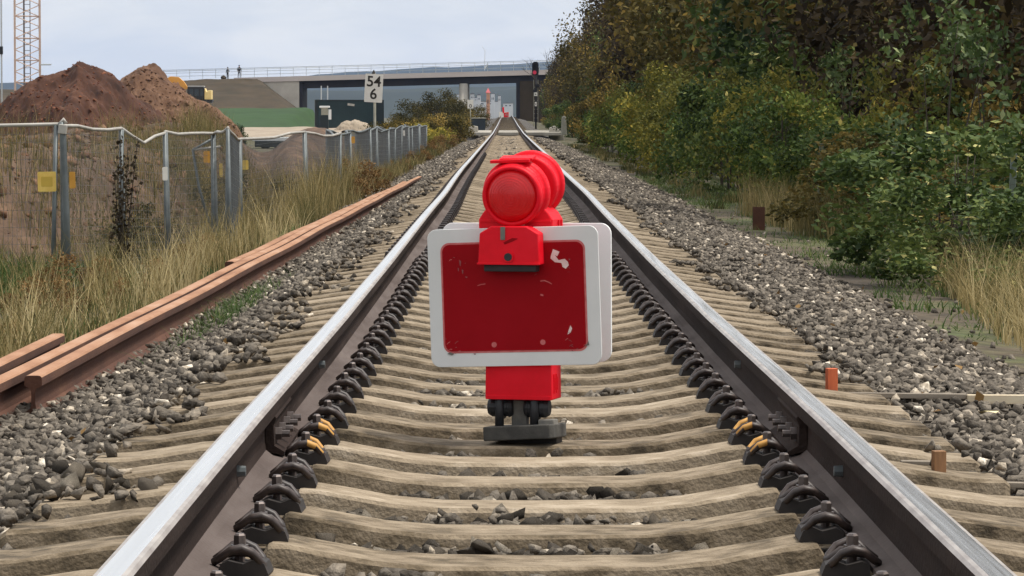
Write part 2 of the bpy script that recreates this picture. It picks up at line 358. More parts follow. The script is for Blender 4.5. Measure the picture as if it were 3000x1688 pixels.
class MB:
    """collects shapes; build() links them as one mesh object"""
    def __init__(self):
        self.v, self.f, self.m = [], [], []

    def add(self, verts, faces, mi=0):
        o = len(self.v)
        self.v += [tuple(p) for p in verts]
        for fc in faces:
            self.f.append(tuple(i + o for i in fc))
            self.m.append(mi)
        return self

    def box(self, c, s, rot=None, mi=0):
        hx, hy, hz = s[0] / 2, s[1] / 2, s[2] / 2
        pts = [Vector((x, y, z)) for x in (-hx, hx) for y in (-hy, hy) for z in (-hz, hz)]
        if rot is not None:
            e = Euler(rot).to_matrix()
            pts = [e @ p for p in pts]
        c = Vector(c)
        return self.add([p + c for p in pts], [(0, 1, 3, 2), (4, 6, 7, 5), (0, 4, 5, 1), (2, 3, 7, 6), (0, 2, 6, 4), (1, 5, 7, 3)], mi)

    def tube(self, pts, rad, n=8, mi=0, caps=True):
        pts = [Vector(p) for p in pts]
        if not hasattr(rad, '__len__'):
            rad = [rad] * len(pts)
        vs, fs = [], []
        up0 = None
        for i, p in enumerate(pts):
            t = (pts[min(i + 1, len(pts) - 1)] - pts[max(i - 1, 0)]).normalized()
            ref = Vector((0, 0, 1)) if abs(t.z) < 0.9 else Vector((1, 0, 0))
            if up0 is not None:
                ref = up0
            s = t.cross(ref)
            if s.length < 1e-5:
                s = t.cross(Vector((0, 1, 0)))
            s.normalize()
            u = s.cross(t).normalized()
            up0 = u
            for k in range(n):
                a = 2 * math.pi * k / n
                vs.append(p + (s * math.cos(a) + u * math.sin(a)) * rad[i])
        for i in range(len(pts) - 1):
            for k in range(n):
                a, b = i * n + k, i * n + (k + 1) % n
                fs.append((a, b, b + n, a + n))
        if caps:
            fs.append(tuple(range(n - 1, -1, -1)))
            fs.append(tuple((len(pts) - 1) * n + k for k in range(n)))
        return self.add(vs, fs, mi)

    def prism(self, poly, y0, y1, axis='y', mi=0):
        """poly of (a, b): extruded along axis; y -> (x, z) polygons, z -> (x, y), x -> (y, z)"""
        n = len(poly)
        def P(a, b, t):
            return {'y': (a, t, b), 'z': (a, b, t), 'x': (t, a, b)}[axis]
        vs = [P(a, b, y0) for a, b in poly] + [P(a, b, y1) for a, b in poly]
        fs = [tuple(range(n)), tuple(range(2 * n - 1, n - 1, -1))]
        fs += [(i, i + n, (i + 1) % n + n, (i + 1) % n) for i in range(n)]
        return self.add(vs, fs, mi)

    def build(self, name, mats, parent=None, smooth=False, bevel=0.0, loc=None, rot=None):
        me = bpy.data.meshes.new(name)
        me.from_pydata(self.v, [], self.f)
        if isinstance(mats, str):
            mats = [mats]
        for mt in mats:
            me.materials.append(MATS[mt])
        me.polygons.foreach_set('material_index', self.m)
        bm = bmesh.new(); bm.from_mesh(me)
        bmesh.ops.recalc_face_normals(bm, faces=bm.faces)
        bm.to_mesh(me); bm.free()
        if smooth:
            me.polygons.foreach_set('use_smooth', [True] * len(me.polygons))
        me.update()
        o = bpy.data.objects.new(name, me)
        COL.objects.link(o)
        if parent is not None:
            o.parent = parent
        if loc is not None:
            o.location = loc
        if rot is not None:
            o.rotation_euler = rot
        if bevel:
            md = o.modifiers.new('bevel', 'BEVEL')
            md.width = bevel; md.segments = 2; md.limit_method = 'ANGLE'; md.angle_limit = R(40)
        return o


def np_mesh(name, V, F, mat, tint=None, smooth=False):
    """V (n,3), F (m,k) arrays -> mesh; tint (n,) point attribute"""
    me = bpy.data.meshes.new(name)
    V = np.ascontiguousarray(V, dtype=np.float32)
    F = np.ascontiguousarray(F, dtype=np.int32)
    m, k = F.shape
    me.vertices.add(len(V)); me.vertices.foreach_set('co', V.ravel())
    me.loops.add(m * k); me.loops.foreach_set('vertex_index', F.ravel())
    me.polygons.add(m)
    me.polygons.foreach_set('loop_start', np.arange(0, m * k, k, dtype=np.int32))
    me.polygons.foreach_set('loop_total', np.full(m, k, dtype=np.int32))
    if smooth:
        me.polygons.foreach_set('use_smooth', np.ones(m, dtype=bool))
    me.update(calc_edges=True)
    me.materials.append(MATS[mat])
    if tint is not None:
        at_ = me.attributes.new('tint', 'FLOAT', 'POINT')
        at_.data.foreach_set('value', np.ascontiguousarray(tint, dtype=np.float32))
    return me


def obj(name, me, parent=None, loc=None, rot=None):
    o = bpy.data.objects.new(name, me)
    COL.objects.link(o)
    if parent is not None:
        o.parent = parent
    if loc is not None:
        o.location = loc
    if rot is not None:
        o.rotation_euler = rot
    return o


def tag(o, label, cat, group=None):
    o['label'] = label; o['category'] = cat
    if group:
        o['group'] = group
    return o


def kind(o, k, label=None):
    o['kind'] = k
    if label:
        o['label'] = label
    return o


def thing(name, label, cat, loc=(0, 0, 0), rotz=0.0, group=None):
    o = bpy.data.objects.new(name, None)
    o.empty_display_size = 0.2
    COL.objects.link(o)
    o.location = loc
    o.rotation_euler = (0, 0, rotz)
    return tag(o, label, cat, group)


def copy_tree(o, parent=None):
    c = o.copy()
    COL.objects.link(c)
    c.parent = parent
    for ch in list(o.children):
        copy_tree(ch, c)
    return c


def smooth01(t):
    t = np.clip(t, 0.0, 1.0)
    return t * t * (3 - 2 * t)


def fbm(x, y, seed=0, octaves=5, base=1.0, gain=0.55):
    """cheap value noise, vectorised; about -1..1"""
    x = np.asarray(x, float); y = np.asarray(y, float)
    out = np.zeros(np.broadcast(x, y).shape); amp, fr, tot = 1.0, base, 0.0
    for o in range(octaves):
        X, Y = x * fr + 17.3 * o + seed * 7.7, y * fr - 9.1 * o + seed * 3.3
        xi, yi = np.floor(X), np.floor(Y)
        fx, fy = smooth01(X - xi), smooth01(Y - yi)
        def h(a, b):
            s = np.sin(a * 127.1 + b * 311.7 + seed * 74.7) * 43758.5453
            return (s - np.floor(s)) * 2 - 1
        v = (h(xi, yi) * (1 - fx) + h(xi + 1, yi) * fx) * (1 - fy) + (h(xi, yi + 1) * (1 - fx) + h(xi + 1, yi + 1) * fx) * fy
        out = out + v * amp; tot += amp; amp *= gain; fr *= 2.03
    return out / tot


def grid_mesh(name, xs, ys, zf, mat, smooth=True):
    X, Y = np.meshgrid(np.asarray(xs, float), np.asarray(ys, float))
    Z = zf(X, Y)
    nx, ny = len(xs), len(ys)
    V = np.stack([X.ravel(), Y.ravel(), Z.ravel()], 1)
    i = np.arange(nx * ny).reshape(ny, nx)
    F = np.stack([i[:-1, :-1].ravel(), i[:-1, 1:].ravel(), i[1:, 1:].ravel(), i[1:, :-1].ravel()], 1)
    return np_mesh(name, V, F, mat, smooth=smooth)


# ---------------------------------------------------------------- where the track runs
_PY = np.array([-20, 9, 14, 20, 30, 45, 73, 120, 171, 260, 400, 560, 5000.])
_PZ = np.array([0, 0, -0.018, -0.020, -0.004, 0.02, 0.058, 0.085, 0.13, 0.40, 0.98, 1.5, 1.5])


def track_z(y):
    return np.interp(y, _PY, _PZ)


def track_x(y):
    y = np.asarray(y, float)
    return 0.014 * np.exp(-((y - 37) / 5.0) ** 2) - 0.012 * np.exp(-((y - 55) / 8.0) ** 2)


# the fence that zigzags along the left, from near to far (x, y)
FENCE = [(-8.6, 37.6), (lat(180, 36.6), 36.6), (lat(356, 39.0), 39.0), (lat(484, 40.2), 40.2), (lat(626, 42.6), 42.6),
         (lat(668, 41.6), 41.6), (lat(702, 45.0), 45.0), (lat(893, 48.6), 48.6)]
_y = 48.6
_i = 0
while _y < 128:
    _y += 3.3 + 0.25 * math.sin(_i * 2.1)
    _i += 1
    FENCE.append((-2.74 - 0.42 * (_y - 48.6) / 80.0 + (0.17 if _i % 2 else -0.12) + 0.06 * math.sin(_i * 1.7), _y))


def fence_x(y):
    ys = np.array([p[1] for p in FENCE[4:]]); xs = np.array([p[0] for p in FENCE[4:]])
    k = np.argsort(ys)
    return np.interp(y, ys[k], xs[k])


def ground_z(X, Y):
    X = np.asarray(X, float); Y = np.asarray(Y, float)
    left = np.interp(-X, [0, 2.0, 2.5, 3.1, 4.0, 9, 30, 400], [-0.56, -0.56, -0.56, -0.80, -0.98, -1.02, -1.1, -1.4])
    right = np.interp(X, [0, 2.0, 2.3, 3.4, 5.0, 9.0, 30, 400], [-0.56, -0.56, -0.46, -0.50, -0.58, -0.7, -0.9, -1.4])
    z = np.where(X < 0, left, right)
    z = z + track_z(Y) * np.exp(-(np.abs(X) / 9.0) ** 2)
    z = z + np.where(np.abs(X) > 2.3, fbm(X, Y, 3, 4, 0.7) * 0.05 * smooth01((np.abs(X) - 2.3) / 1.0), 0)
    # the land rises a little towards the road bridge on the left
    up = smooth01((Y - 200) / 110.0) * smooth01((-X - 5) / 8.0)
    z = z + up * 0.95
    far = smooth01((Y - 700) / 2500.0)
    return z + far * 3.0


def ballast_z(x, y):
    a = np.abs(x)
    side = np.where(np.asarray(x) < 0,
                    np.interp(a, [0, 0.5, 1.22, 1.36, 1.48, 1.62, 2.05, 2.35, 2.7], [-0.268, -0.272, -0.282, -0.250, -0.28, -0.375, -0.425, -0.47, -0.62]),
                    np.interp(a, [0, 0.5, 1.22, 1.36, 1.7, 2.0, 2.5, 2.8], [-0.268, -0.272, -0.285, -0.252, -0.262, -0.33, -0.47, -0.62]))
    return side + track_z(y) + fbm(x, y, 5, 3, 2.3) * 0.014


# ---------------------------------------------------------------- the setting
xs = np.unique(np.concatenate([np.linspace(-4500, -400, 12), np.linspace(-400, -40, 14), np.linspace(-40, -10, 16), np.linspace(-10, 10, 81),
                               np.linspace(10, 40, 16), np.linspace(40, 400, 12), np.linspace(400, 4500, 12)]))
ys = np.unique(np.concatenate([np.linspace(-60, 0, 8), np.linspace(0, 80, 161), np.linspace(80, 200, 81), np.linspace(200, 600, 61), np.linspace(600, 9500, 30)]))
ground = kind(obj('ground', grid_mesh('ground', xs, ys, ground_z, 'ground_soil')), 'structure')

xs = np.linspace(-2.7, 2.8, 56)
ys = np.unique(np.concatenate([np.linspace(-6, 40, 300), np.linspace(40, 160, 160), np.linspace(160, 620, 60)]))


def ballast_material():
    m, n, l, b = new_mat('ballast_bed')
    tc = n.new('ShaderNodeTexCoord')
    vo = n.new('ShaderNodeTexVoronoi'); vo.inputs['Scale'].default_value = 17
    no = n.new('ShaderNodeTexNoise'); no.inputs['Scale'].default_value = 1.5; no.inputs['Detail'].default_value = 6
    l.new(tc.outputs['Object'], vo.inputs['Vector']); l.new(tc.outputs['Object'], no.inputs['Vector'])
    sp = n.new('ShaderNodeSeparateColor'); l.new(vo.outputs['Color'], sp.inputs[0])
    r = ramp(n, [(0.0, (0.020, 0.017, 0.014)), (0.5, (0.050, 0.043, 0.036)), (0.85, (0.10, 0.088, 0.074)), (1.0, (0.22, 0.195, 0.165))])  # dirty fines, darkened so shade between the stones is in the colour
    ad = n.new('ShaderNodeMath'); ad.operation = 'MULTIPLY_ADD'
    l.new(no.outputs[0], ad.inputs[0]); ad.inputs[1].default_value = 0.5
    mu = n.new('ShaderNodeMath'); mu.operation = 'MULTIPLY'; l.new(sp.outputs[0], mu.inputs[0]); mu.inputs[1].default_value = 0.75
    l.new(mu.outputs[0], ad.inputs[2])
    l.new(ad.outputs[0], r.inputs[0]); l.new(r.outputs[0], b.inputs['Base Color'])
    b.inputs['Roughness'].default_value = 1.0
    bp = n.new('ShaderNodeBump'); bp.inputs['Strength'].default_value = 0.9; bp.inputs['Distance'].default_value = 0.03; bp.invert = True
    l.new(vo.outputs['Distance'], bp.inputs['Height']); l.new(bp.outputs[0], b.inputs['Normal'])
ballast_material()
ballast = kind(obj('ballast', grid_mesh('ballast', xs, ys, lambda X, Y: ballast_z(X, Y) - 0.025, 'ballast_bed')), 'structure')

# far hills
xs = np.linspace(-3600, 3600, 240)
ys = np.concatenate([np.linspace(2300, 4200, 24), np.linspace(4250, 9400, 60)])


def hill_z(X, Y):
    r1 = 18 + 9 * fbm(X, Y, 21, 4, 0.0012) + 10 * smooth01((X + 600) / 900.0)
    r2 = 56 + 16 * fbm(X, Y, 9, 5, 0.0010) + 30 * smooth01((X + 650) / 800.0)
    rise1 = smooth01((Y - 2300) / 900.0)
    rise2 = smooth01((Y - 4200) / 2600.0)
    fall = 1 - smooth01((Y - 7600) / 1700.0)
    z = 2.0 + r1 * rise1 + (r2 - 8) * rise2
    z = z + (fbm(X, Y, 2, 3, 0.012) * 4.5 + fbm(X, Y, 4, 3, 0.05) * 3.0) * rise1
    return z * fall - 6 * (1 - rise1)
hills = kind(obj('hills', grid_mesh('hills', xs, ys, hill_z, 'hill_wood')), 'structure')

# ---------------------------------------------------------------- the railway track
track = thing('railway_track', 'straight single railway track with two steel rails on concrete sleepers', 'railway track', (0, 0, 0))
RAIL = [(-0.075, 0.0), (-0.075, 0.0115), (-0.030, 0.023), (-0.0115, 0.038), (-0.0083, 0.060), (-0.0083, 0.104), (-0.013, 0.118), (-0.0355, 0.1295),
        (-0.036, 0.141), (-0.0350, 0.163), (-0.0290, 0.1695), (-0.021, 0.1715), (0.021, 0.1715), (0.029, 0.1695), (0.0350, 0.163), (0.036, 0.141),
        (0.0355, 0.1295), (0.013, 0.118), (0.0083, 0.104), (0.0083, 0.060), (0.0115, 0.038), (0.030, 0.023), (0.075, 0.0115), (0.075, 0.0)]
RAILC = 0.7535


def sweep_rail(name, stations, xf, zf, mats, mat_of, parent=None):
    n = len(RAIL)
    V, F, M = [], [], []
    for y in stations:
        x0, z0 = xf(y), zf(y)
        V += [(x0 + a, y, z0 + b - 0.172) for a, b in RAIL]
    for s in range(len(stations) - 1):
        for k in range(n):
            a, b = s * n + k, s * n + (k + 1) % n
            F.append((a, b, b + n, a + n)); M.append(mat_of(k))
    F.append(tuple(range(n))); M.append(mat_of(4))
    F.append(tuple((len(stations) - 1) * n + k for k in range(n))); M.append(mat_of(4))
    b = MB(); b.v, b.f, b.m = V, F, M
    o = b.build(name, mats, parent, smooth=False)
    return o


st = np.unique(np.concatenate([np.linspace(2, 60, 175), np.linspace(60, 200, 110), np.linspace(200, 620, 50)]))
for side in (-1, 1):
    def mat_of(k, side=side):
        inner = k if side < 0 else 22 - k      # 11 = head crown whichever side
        if k == 11:
            return 1
        if side < 0:
            if k in (12, 13): return 2
            if k in (9, 10): return 2
        else:
            if k in (9, 10): return 2
            if k in (12, 13): return 2
        if k in (1, 2, 20, 21, 0, 22): return 3
        return 0
    sweep_rail('rail', st, lambda y, s=side: s * RAILC + float(track_x(y)), lambda y: float(track_z(y)),
               ['rail_rust', 'rail_shine', 'rail_corner', 'rail_foot'], mat_of, track)

# sleepers -------------------------------------------------------
PROF = [(0.0, -0.228, 0.108), (0.25, -0.226, 0.108), (0.38, -0.214, 0.106), (0.50, -0.193, 0.102), (0.565, -0.181, 0.100), (0.606, -0.177, 0.099), (0.615, -0.179, 0.099),
        (0.632, -0.206, 0.099), (0.875, -0.206, 0.099), (0.891, -0.180, 0.099), (0.90, -0.177, 0.099), (0.98, -0.183, 0.100), (1.08, -0.198, 0.102), (1.18, -0.212, 0.104), (1.285, -0.218, 0.104), (1.30, -0.230, 0.098)]


def sleeper_mesh(seed):
    rg = random.Random(seed)
    b = MB()
    prof = [(-x, z, w) for x, z, w in PROF[::-1]] + PROF[1:]
    V, F = [], []
    for x, zt, w in prof:
        j = lambda a: (rg.random() - 0.5) * a
        zb = -0.42
        wb = 0.148
        V += [(x, -wb, zb), (x, -w - 0.004 + j(.003), zt - 0.009 + j(.004)), (x, -w + 0.005 + j(.004), zt + j(.003)),
              (x, w - 0.005 + j(.004), zt + j(.003)), (x, w + 0.004 + j(.003), zt - 0.009 + j(.004)), (x, wb, zb)]
    n = 6
    for s in range(len(prof) - 1):
        for k in range(n - 1):
            a = s * n + k
            F.append((a, a + 1, a + 1 + n, a + n))
        F.append((s * n + n - 1, s * n, s * n + n, s * n + 2 * n - 1))
    F.append(tuple(range(n))); F.append(tuple((len(prof) - 1) * n + k for k in range(n)))
    b.add(V, F)
    o = b.build('sleeper', 'concrete')
    me = o.data
    bpy.data.objects.remove(o)
    return me


SLEEPER_MESH = [sleeper_mesh(k) for k in range(5)]
SL0, PITCHS = 7.91, 0.6
SLEEPERS = [SL0 + PITCHS * k for k in range(-7, 290)]


# fastening: local origin on the rail foot edge, +x away from the rail
def clip_mesh():
    b = MB()
    for s in (-1, 1):
        pts = [(-0.020, s * 0.026, 0.006), (0.000, s * 0.040, 0.018), (0.022, s * 0.052, 0.034), (0.050, s * 0.054, 0.040), (0.078, s * 0.050, 0.030),
               (0.098, s * 0.044, 0.010), (0.104, s * 0.034, 0.002), (0.098, s * 0.024, 0.006), (0.070, s * 0.021, 0.026), (0.040, s * 0.020, 0.028), (0.018, s * 0.014, 0.024), (0.010, 0, 0.022)]
        b.tube(pts, 0.0092, 8)
    o = b.build('rail_clip', ['clip_steel'], smooth=True); me = o.data; bpy.data.objects.remove(o)
    b.m = [1 if sum(b.v[q][0] for q in fc) / len(fc) > 0.058 and sum(b.v[q][2] for q in fc) / len(fc) > 0.020 and sum(abs(b.v[q][1]) for q in fc) / len(fc) > 0.03 else 0 for fc in b.f]
    o = b.build('rail_clip', ['clip_steel', 'yellow_paint'], smooth=True); me2 = o.data; bpy.data.objects.remove(o)
    return me, me2


def plate_mesh():
    b = MB()
    b.prism([(0.002, -0.022), (0.002, 0.006), (0.022, 0.014), (0.060, 0.006), (0.088, 0.015), (0.112, 0.006), (0.122, -0.016), (0.118, -0.024)], -0.046, 0.046, 'y')
    o = b.build('guide_plate', 'plate_plastic'); me = o.data; bpy.data.objects.remove(o)
    return me


def screw_mesh():
    b = MB()
    b.tube([(0.044, 0, 0.0), (0.044, 0, 0.034)], 0.013, 8)
    b.tube([(0.044, 0, 0.034), (0.044, 0, 0.040)], 0.022, 12)
    b.tube([(0.044, 0, 0.040), (0.044, 0, 0.060), (0.044, 0, 0.064)], [0.0165, 0.0155, 0.011], 6)
    o = b.build('sleeper_screw', 'bolt_steel'); me = o.data; bpy.data.objects.remove(o)
    return me


CLIP, CLIP_YELLOW = clip_mesh()
PLATE, SCREW = plate_mesh(), screw_mesh()
rgs = random.Random(3)
far_v, far_f = [], []
for i, y in enumerate(SLEEPERS):
    yy = y + rgs.uniform(-.012, .012)
    if 9.5 < y < 10.3:
        yy = y
    s = obj('sleeper', SLEEPER_MESH[i % 5], track, (float(track_x(y)), yy, float(track_z(y)) + rgs.uniform(-.004, .002)),
            (rgs.uniform(-.006, .006), 0, rgs.uniform(-.006, .006) + (math.pi if i % 2 else 0)))
    flip = -1 if i % 2 else 1
    if y < 24.0:
        for sx in (-1, 1):
            for inner in (1, -1):
                edge = sx * RAILC - inner * sx * 0.077
                away = -inner * sx
                # the sleeper may be turned half round, so give places in its own frame
                rz = (0 if away > 0 else math.pi)
                P = Vector((edge * flip, 0, -0.157 if inner == 1 else -0.176))
                if flip < 0:
                    rz += math.pi
                yellow = inner == 1 and (9.55 < y < 10.5)
                for nm, me in (('guide_plate', PLATE), ('rail_clip', CLIP_YELLOW if yellow else CLIP), ('sleeper_screw', SCREW)):
                    fo = obj(nm, me, s, P + Vector((0, 0, 0.0 if nm != 'guide_plate' else -0.003)), (rgs.uniform(-.03, .03), rgs.uniform(-.03, .03), rz + rgs.uniform(-.05, .05)))
                    fo.scale = (0.84, 1.14, 1.0)
    elif y < 90:
        for sx in (-1, 1):
            for inner in (1, -1):
                e = sx * RAILC - inner * sx * 0.077 + float(track_x(y))
                a = -inner * sx
                z = float(track_z(y)) - 0.17
                x0, x1 = sorted((e, e + a * 0.10))
                o0 = len(far_v)
                far_v += [(x0, y - .055, z - .02), (x1, y - .055, z - .02), (x1, y + .055, z - .02), (x0, y + .055, z - .02),
                          (x0 + .02, y - .05, z + .05), (x1 - .03, y - .05, z + .05), (x1 - .03, y + .05, z + .05), (x0 + .02, y + .05, z + .05)]
                far_f += [tuple(o0 + q for q in fc) for fc in ((0, 1, 5, 4), (1, 2, 6, 5), (2, 3, 7, 6), (3, 0, 4, 7), (4, 5, 6, 7))]
b = MB(); b.add(far_v, far_f)
kind(b.build('distant_rail_clips', 'clip_steel', track), 'stuff')
b = MB()
for y in np.arange(SLEEPERS[-1] + 0.6, 600, 0.6):
    b.box((0, y, float(track_z(y)) - 0.27), (2.6, 0.2, 0.10))
kind(b.build('distant_sleepers', 'concrete', track), 'stuff')

# insulated joint: fishplates with bolts on the inside of each rail
for sx in (-1, 1):
    a = -sx
    x = sx * RAILC + a * 0.010
    b = MB()
    poly = [(0.0, -0.140), (a * 0.050, -0.152), (a * 0.052, -0.142), (a * 0.024, -0.125), (a * 0.022, -0.070), (a * 0.030, -0.050), (a * 0.026, -0.044), (0.0, -0.050)]
    b.prism([(x + p, q) for p, q in poly], 9.62, 10.30, 'y')
    fp = b.build('fishplate', 'rail_rust', track)
    fp['label'] = 'dark bolted joint bar against the rail web'
    for yb in (9.70, 9.86, 10.06, 10.22):
        b = MB()
        b.tube([(x + a * 0.022, yb, -0.098), (x + a * 0.040, yb, -0.098)], 0.019, 6)
        b.tube([(x + a * 0.040, yb, -0.098), (x + a * 0.062, yb, -0.098)], 0.010, 8)
        b.build('joint_bolt', 'bolt_steel', fp)
    b = MB()
    b.prism([(x + a * 0.010, 0), (x + a * 0.050, 0), (x + a * 0.052, 0.004), (x + a * 0.010, 0.020)], 10.42, 10.52, 'y')
    b.v = [(p[0], p[1], p[2] - 0.135) for p in b.v]
    for yb in (8.62, 12.4):
        b = MB()
        b.tube([(sx * RAILC + a * 0.006, yb, -0.095), (sx * RAILC + a * 0.030, yb, -0.095)], [0.015, 0.013], 8)
        b.build('web_bolt', 'galvanised', track)

# ---------------------------------------------------------------- ballast stones
TEMPL = []
for k in range(28):
    bm = bmesh.new()
    rg = random.Random(100 + k)
    for q in range(rg.choice((8, 9, 10, 11))):
        v = Vector((rg.gauss(0, 1), rg.gauss(0, 1), rg.gauss(0, 1))).normalized() * rg.uniform(0.8, 1.2)
        bm.verts.new((v.x * 1.0, v.y * rg.uniform(0.72, 0.85), v.z * rg.uniform(0.48, 0.72)))
    r = bmesh.ops.convex_hull(bm, input=bm.verts)
    bmesh.ops.delete(bm, geom=[g for g in r['geom_interior'] if isinstance(g, bmesh.types.BMVert)], context='VERTS')
    bmesh.ops.triangulate(bm, faces=bm.faces)
    bm.verts.index_update()
    TEMPL.append((np.array([v.co[:] for v in bm.verts]), np.array([[v.index for v in f.verts] for f in bm.faces])))
    bm.free()


def rand_rot(n, tilt=0.5):
    a = RNG.uniform(0, 2 * np.pi, n); b = RNG.normal(0, tilt, n); c = RNG.normal(0, tilt, n)
    ca, sa, cb, sb, cc, sc = np.cos(a), np.sin(a), np.cos(b), np.sin(b), np.cos(c), np.sin(c)
    Rz = np.zeros((n, 3, 3)); Rz[:, 0, 0] = ca; Rz[:, 0, 1] = -sa; Rz[:, 1, 0] = sa; Rz[:, 1, 1] = ca; Rz[:, 2, 2] = 1
    Rx = np.zeros((n, 3, 3)); Rx[:, 0, 0] = 1; Rx[:, 1, 1] = cb; Rx[:, 1, 2] = -sb; Rx[:, 2, 1] = sb; Rx[:, 2, 2] = cb
    Ry = np.zeros((n, 3, 3)); Ry[:, 0, 0] = cc; Ry[:, 0, 2] = sc; Ry[:, 2, 0] = -sc; Ry[:, 2, 2] = cc; Ry[:, 1, 1] = 1
    return Rx @ Ry @ Rz


def scatter_stones(P, S, tint, tilt=0.5):
    """joined rocks at P with half-size S"""
    n = len(P)
    rot = rand_rot(n, tilt)
    which = RNG.integers(0, len(TEMPL), n)
    Vs, Fs, Ts, off = [], [], [], 0
    for t, (tv, tf) in enumerate(TEMPL):
        idx = np.where(which == t)[0]
        if not len(idx):
            continue
        vv = np.einsum('nij,kj->nki', rot[idx], tv) * S[idx][:, None, None] + P[idx][:, None, :]
        k = len(tv)
        ff = tf[None] + (np.arange(len(idx)) * k)[:, None, None] + off
        Vs.append(vv.reshape(-1, 3)); Fs.append(ff.reshape(-1, 3)); Ts.append(np.repeat(tint[idx], k))
        off += len(idx) * k
    return np.concatenate(Vs), np.concatenate(Fs), np.concatenate(Ts)


def stone_tints(n):
    t = RNG.beta(2.2, 2.6, n) * 0.8
    t[RNG.random(n) < 0.03] = 0.86
    k = RNG.random(n) < 0.03
    t[k] = RNG.uniform(0.84, 1.0, k.sum())
    return t


SLARR = np.array(SLEEPERS)


def stone_field(y0, y1, density, smin, smax):
    area = (y1 - y0) * 5.0
    n = int(area * density)
    x = RNG.uniform(-2.45, 2.6, n); y = RNG.uniform(y0, y1, n)
    s = (smin + (smax - smin) * RNG.random(n) ** 1.4) * 0.53
    a = np.abs(x)
    dy = np.abs(((y - SL0 + PITCHS / 2) % PITCHS) - PITCHS / 2)
    cover = fbm(x * 1.0, y * 1.0, 8, 3, 1.4)
    # sleeper tops stay bare except for ragged heaps at the ends
    endcover = (a > 1.13 + 0.30 * cover + 0.10 * (x > 0) + 0.05 * (x < 0) * (y < 11)) & (a < 1.36)
    on = (dy < 0.135) & (a < 1.31)
    keep = ~on
    lying = on & endcover & (RNG.random(n) < 0.5)
    near_rail = (np.abs(a - RAILC) < 0.215)
    keep &= ~(near_rail & (a < 1.0)) | (RNG.random(n) < 0.12) & ~on & near_rail
    inside = (a < 0.54) & ~on
    # fewer stones in the middle of the track, in loose heaps
    keep &= ~inside | (RNG.random(n) < 0.62 + 1.5 * cover)
    clear = (x > 0.98) & (x < 1.9) & ((np.abs(y - 9.35) < 0.42) | (np.abs(y - 12.45) < 0.36))
    lying &= ~clear
    lying &= ~((x > 0) & (y < 13.5) & (RNG.random(n) < 0.75))
    keep &= ~(clear & (RNG.random(n) < 0.6))
    out = (a > 2.05) & (RNG.random(n) < (a - 2.05) / 0.5)
    keep &= ~out
    keep |= lying
    x, y, s, cover, lying, a = x[keep], y[keep], s[keep], cover[keep], lying[keep], a[keep]
    z = ballast_z(x, y) + RNG.uniform(-0.014, 0.016, len(x))
    z = np.where(lying, -0.205 - 0.02 * (a - 1.1) + track_z(y) + s * 0.42, z)
    heap = (a < 0.54) & (cover > 0.25)
    z = z + heap * RNG.uniform(0, 0.03, len(x))
    z = z - ((x > 0.98) & (x < 1.32) & ((np.abs(y - 9.35) < 0.42) | (np.abs(y - 12.45) < 0.36))) * 0.03
    # never bury the rail or the clips
    z = np.where(np.abs(a - RAILC) < 0.24, np.minimum(z, -0.245 + track_z(y)), z)
    return np.stack([x, y, z], 1), s


p1, s1 = stone_field(4.6, 16, 1050, 0.028, 0.076)
p2, s2 = stone_field(16, 34, 600, 0.034, 0.072)
p3, s3 = stone_field(34, 75, 190, 0.055, 0.095)
p4, s4 = stone_field(75, 170, 50, 0.08, 0.14)
P = np.concatenate([p1, p2, p3, p4]); S = np.concatenate([s1, s2, s3, s4])
T = stone_tints(len(P))
# the 300 that show largest are stones of their own
dx = (P[:, 0] - CAMX) / P[:, 1]; dz = (CAMZ - P[:, 2]) / P[:, 1]
infr = (np.abs(dx) < 0.143) & (dz < 0.127) & (dz > 0)
hid = (np.abs(np.abs(P[:, 0]) - RAILC) < 0.16)
score = np.where(infr & ~hid, S / P[:, 1], 0)
big = np.argsort(-score)[:300]
rest = np.ones(len(P), bool); rest[big] = False
V, F, TT = scatter_stones(P[rest], S[rest], T[rest])
kind(obj('loose_stones', np_mesh('loose_stones', V, F, 'stone', TT), ballast), 'stuff')
STONE_ME = []
tv = [0.15, 0.3, 0.4, 0.5, 0.62, 0.25, 0.72, 0.9]
for k, (v_, f_) in enumerate(TEMPL):
    STONE_ME.append(np_mesh('stone', v_, f_, 'stone', np.full(len(v_), tv[k % len(tv)] + 0.02 * (k % 5))))
for j in big:
    o = obj('stone', STONE_ME[RNG.integers(0, 28)], ballast, P[j], (RNG.normal(0, .5), RNG.normal(0, .5), RNG.uniform(0, 6.28)))
    o.scale = [float(S[j])] * 3

# stray stones on the verges
n = 1500
x = np.where(RNG.random(n) < 0.5, RNG.uniform(2.2, 3.4, n), RNG.uniform(-2.75, -2.1, n)); y = RNG.uniform(8, 70, n)
z = ground_z(x, y) + 0.005
keep = RNG.random(n) < np.exp(-(np.abs(x) - 2.1) * 1.6)
V, F, TT = scatter_stones(np.stack([x, y, z], 1)[keep], RNG.uniform(0.02, 0.04, n)[keep], stone_tints(n)[keep])
kind(obj('verge_stones', np_mesh('verge_stones', V, F, 'stone', TT), ballast), 'stuff')

# ---------------------------------------------------------------- the stop sign between the rails
D0 = 10.9
base = at(1306 * K, 1078 * K, D0)
sign = thing('stop_sign', 'red and white track stop board with red lamp standing between the rails', 'railway sign', (base.x, D0, 0), R(-15))


def rrect(w, h, r, n=6):
    pts = []
    for cx, cy, a0 in ((w / 2 - r, h / 2 - r, 0), (-w / 2 + r, h / 2 - r, 90), (-w / 2 + r, -h / 2 + r, 180), (w / 2 - r, -h / 2 + r, 270)):
        for k in range(n + 1):
            a = R(a0 + 90 * k / n)
            pts.append((cx + r * math.cos(a), cy + r * math.sin(a)))
    return pts


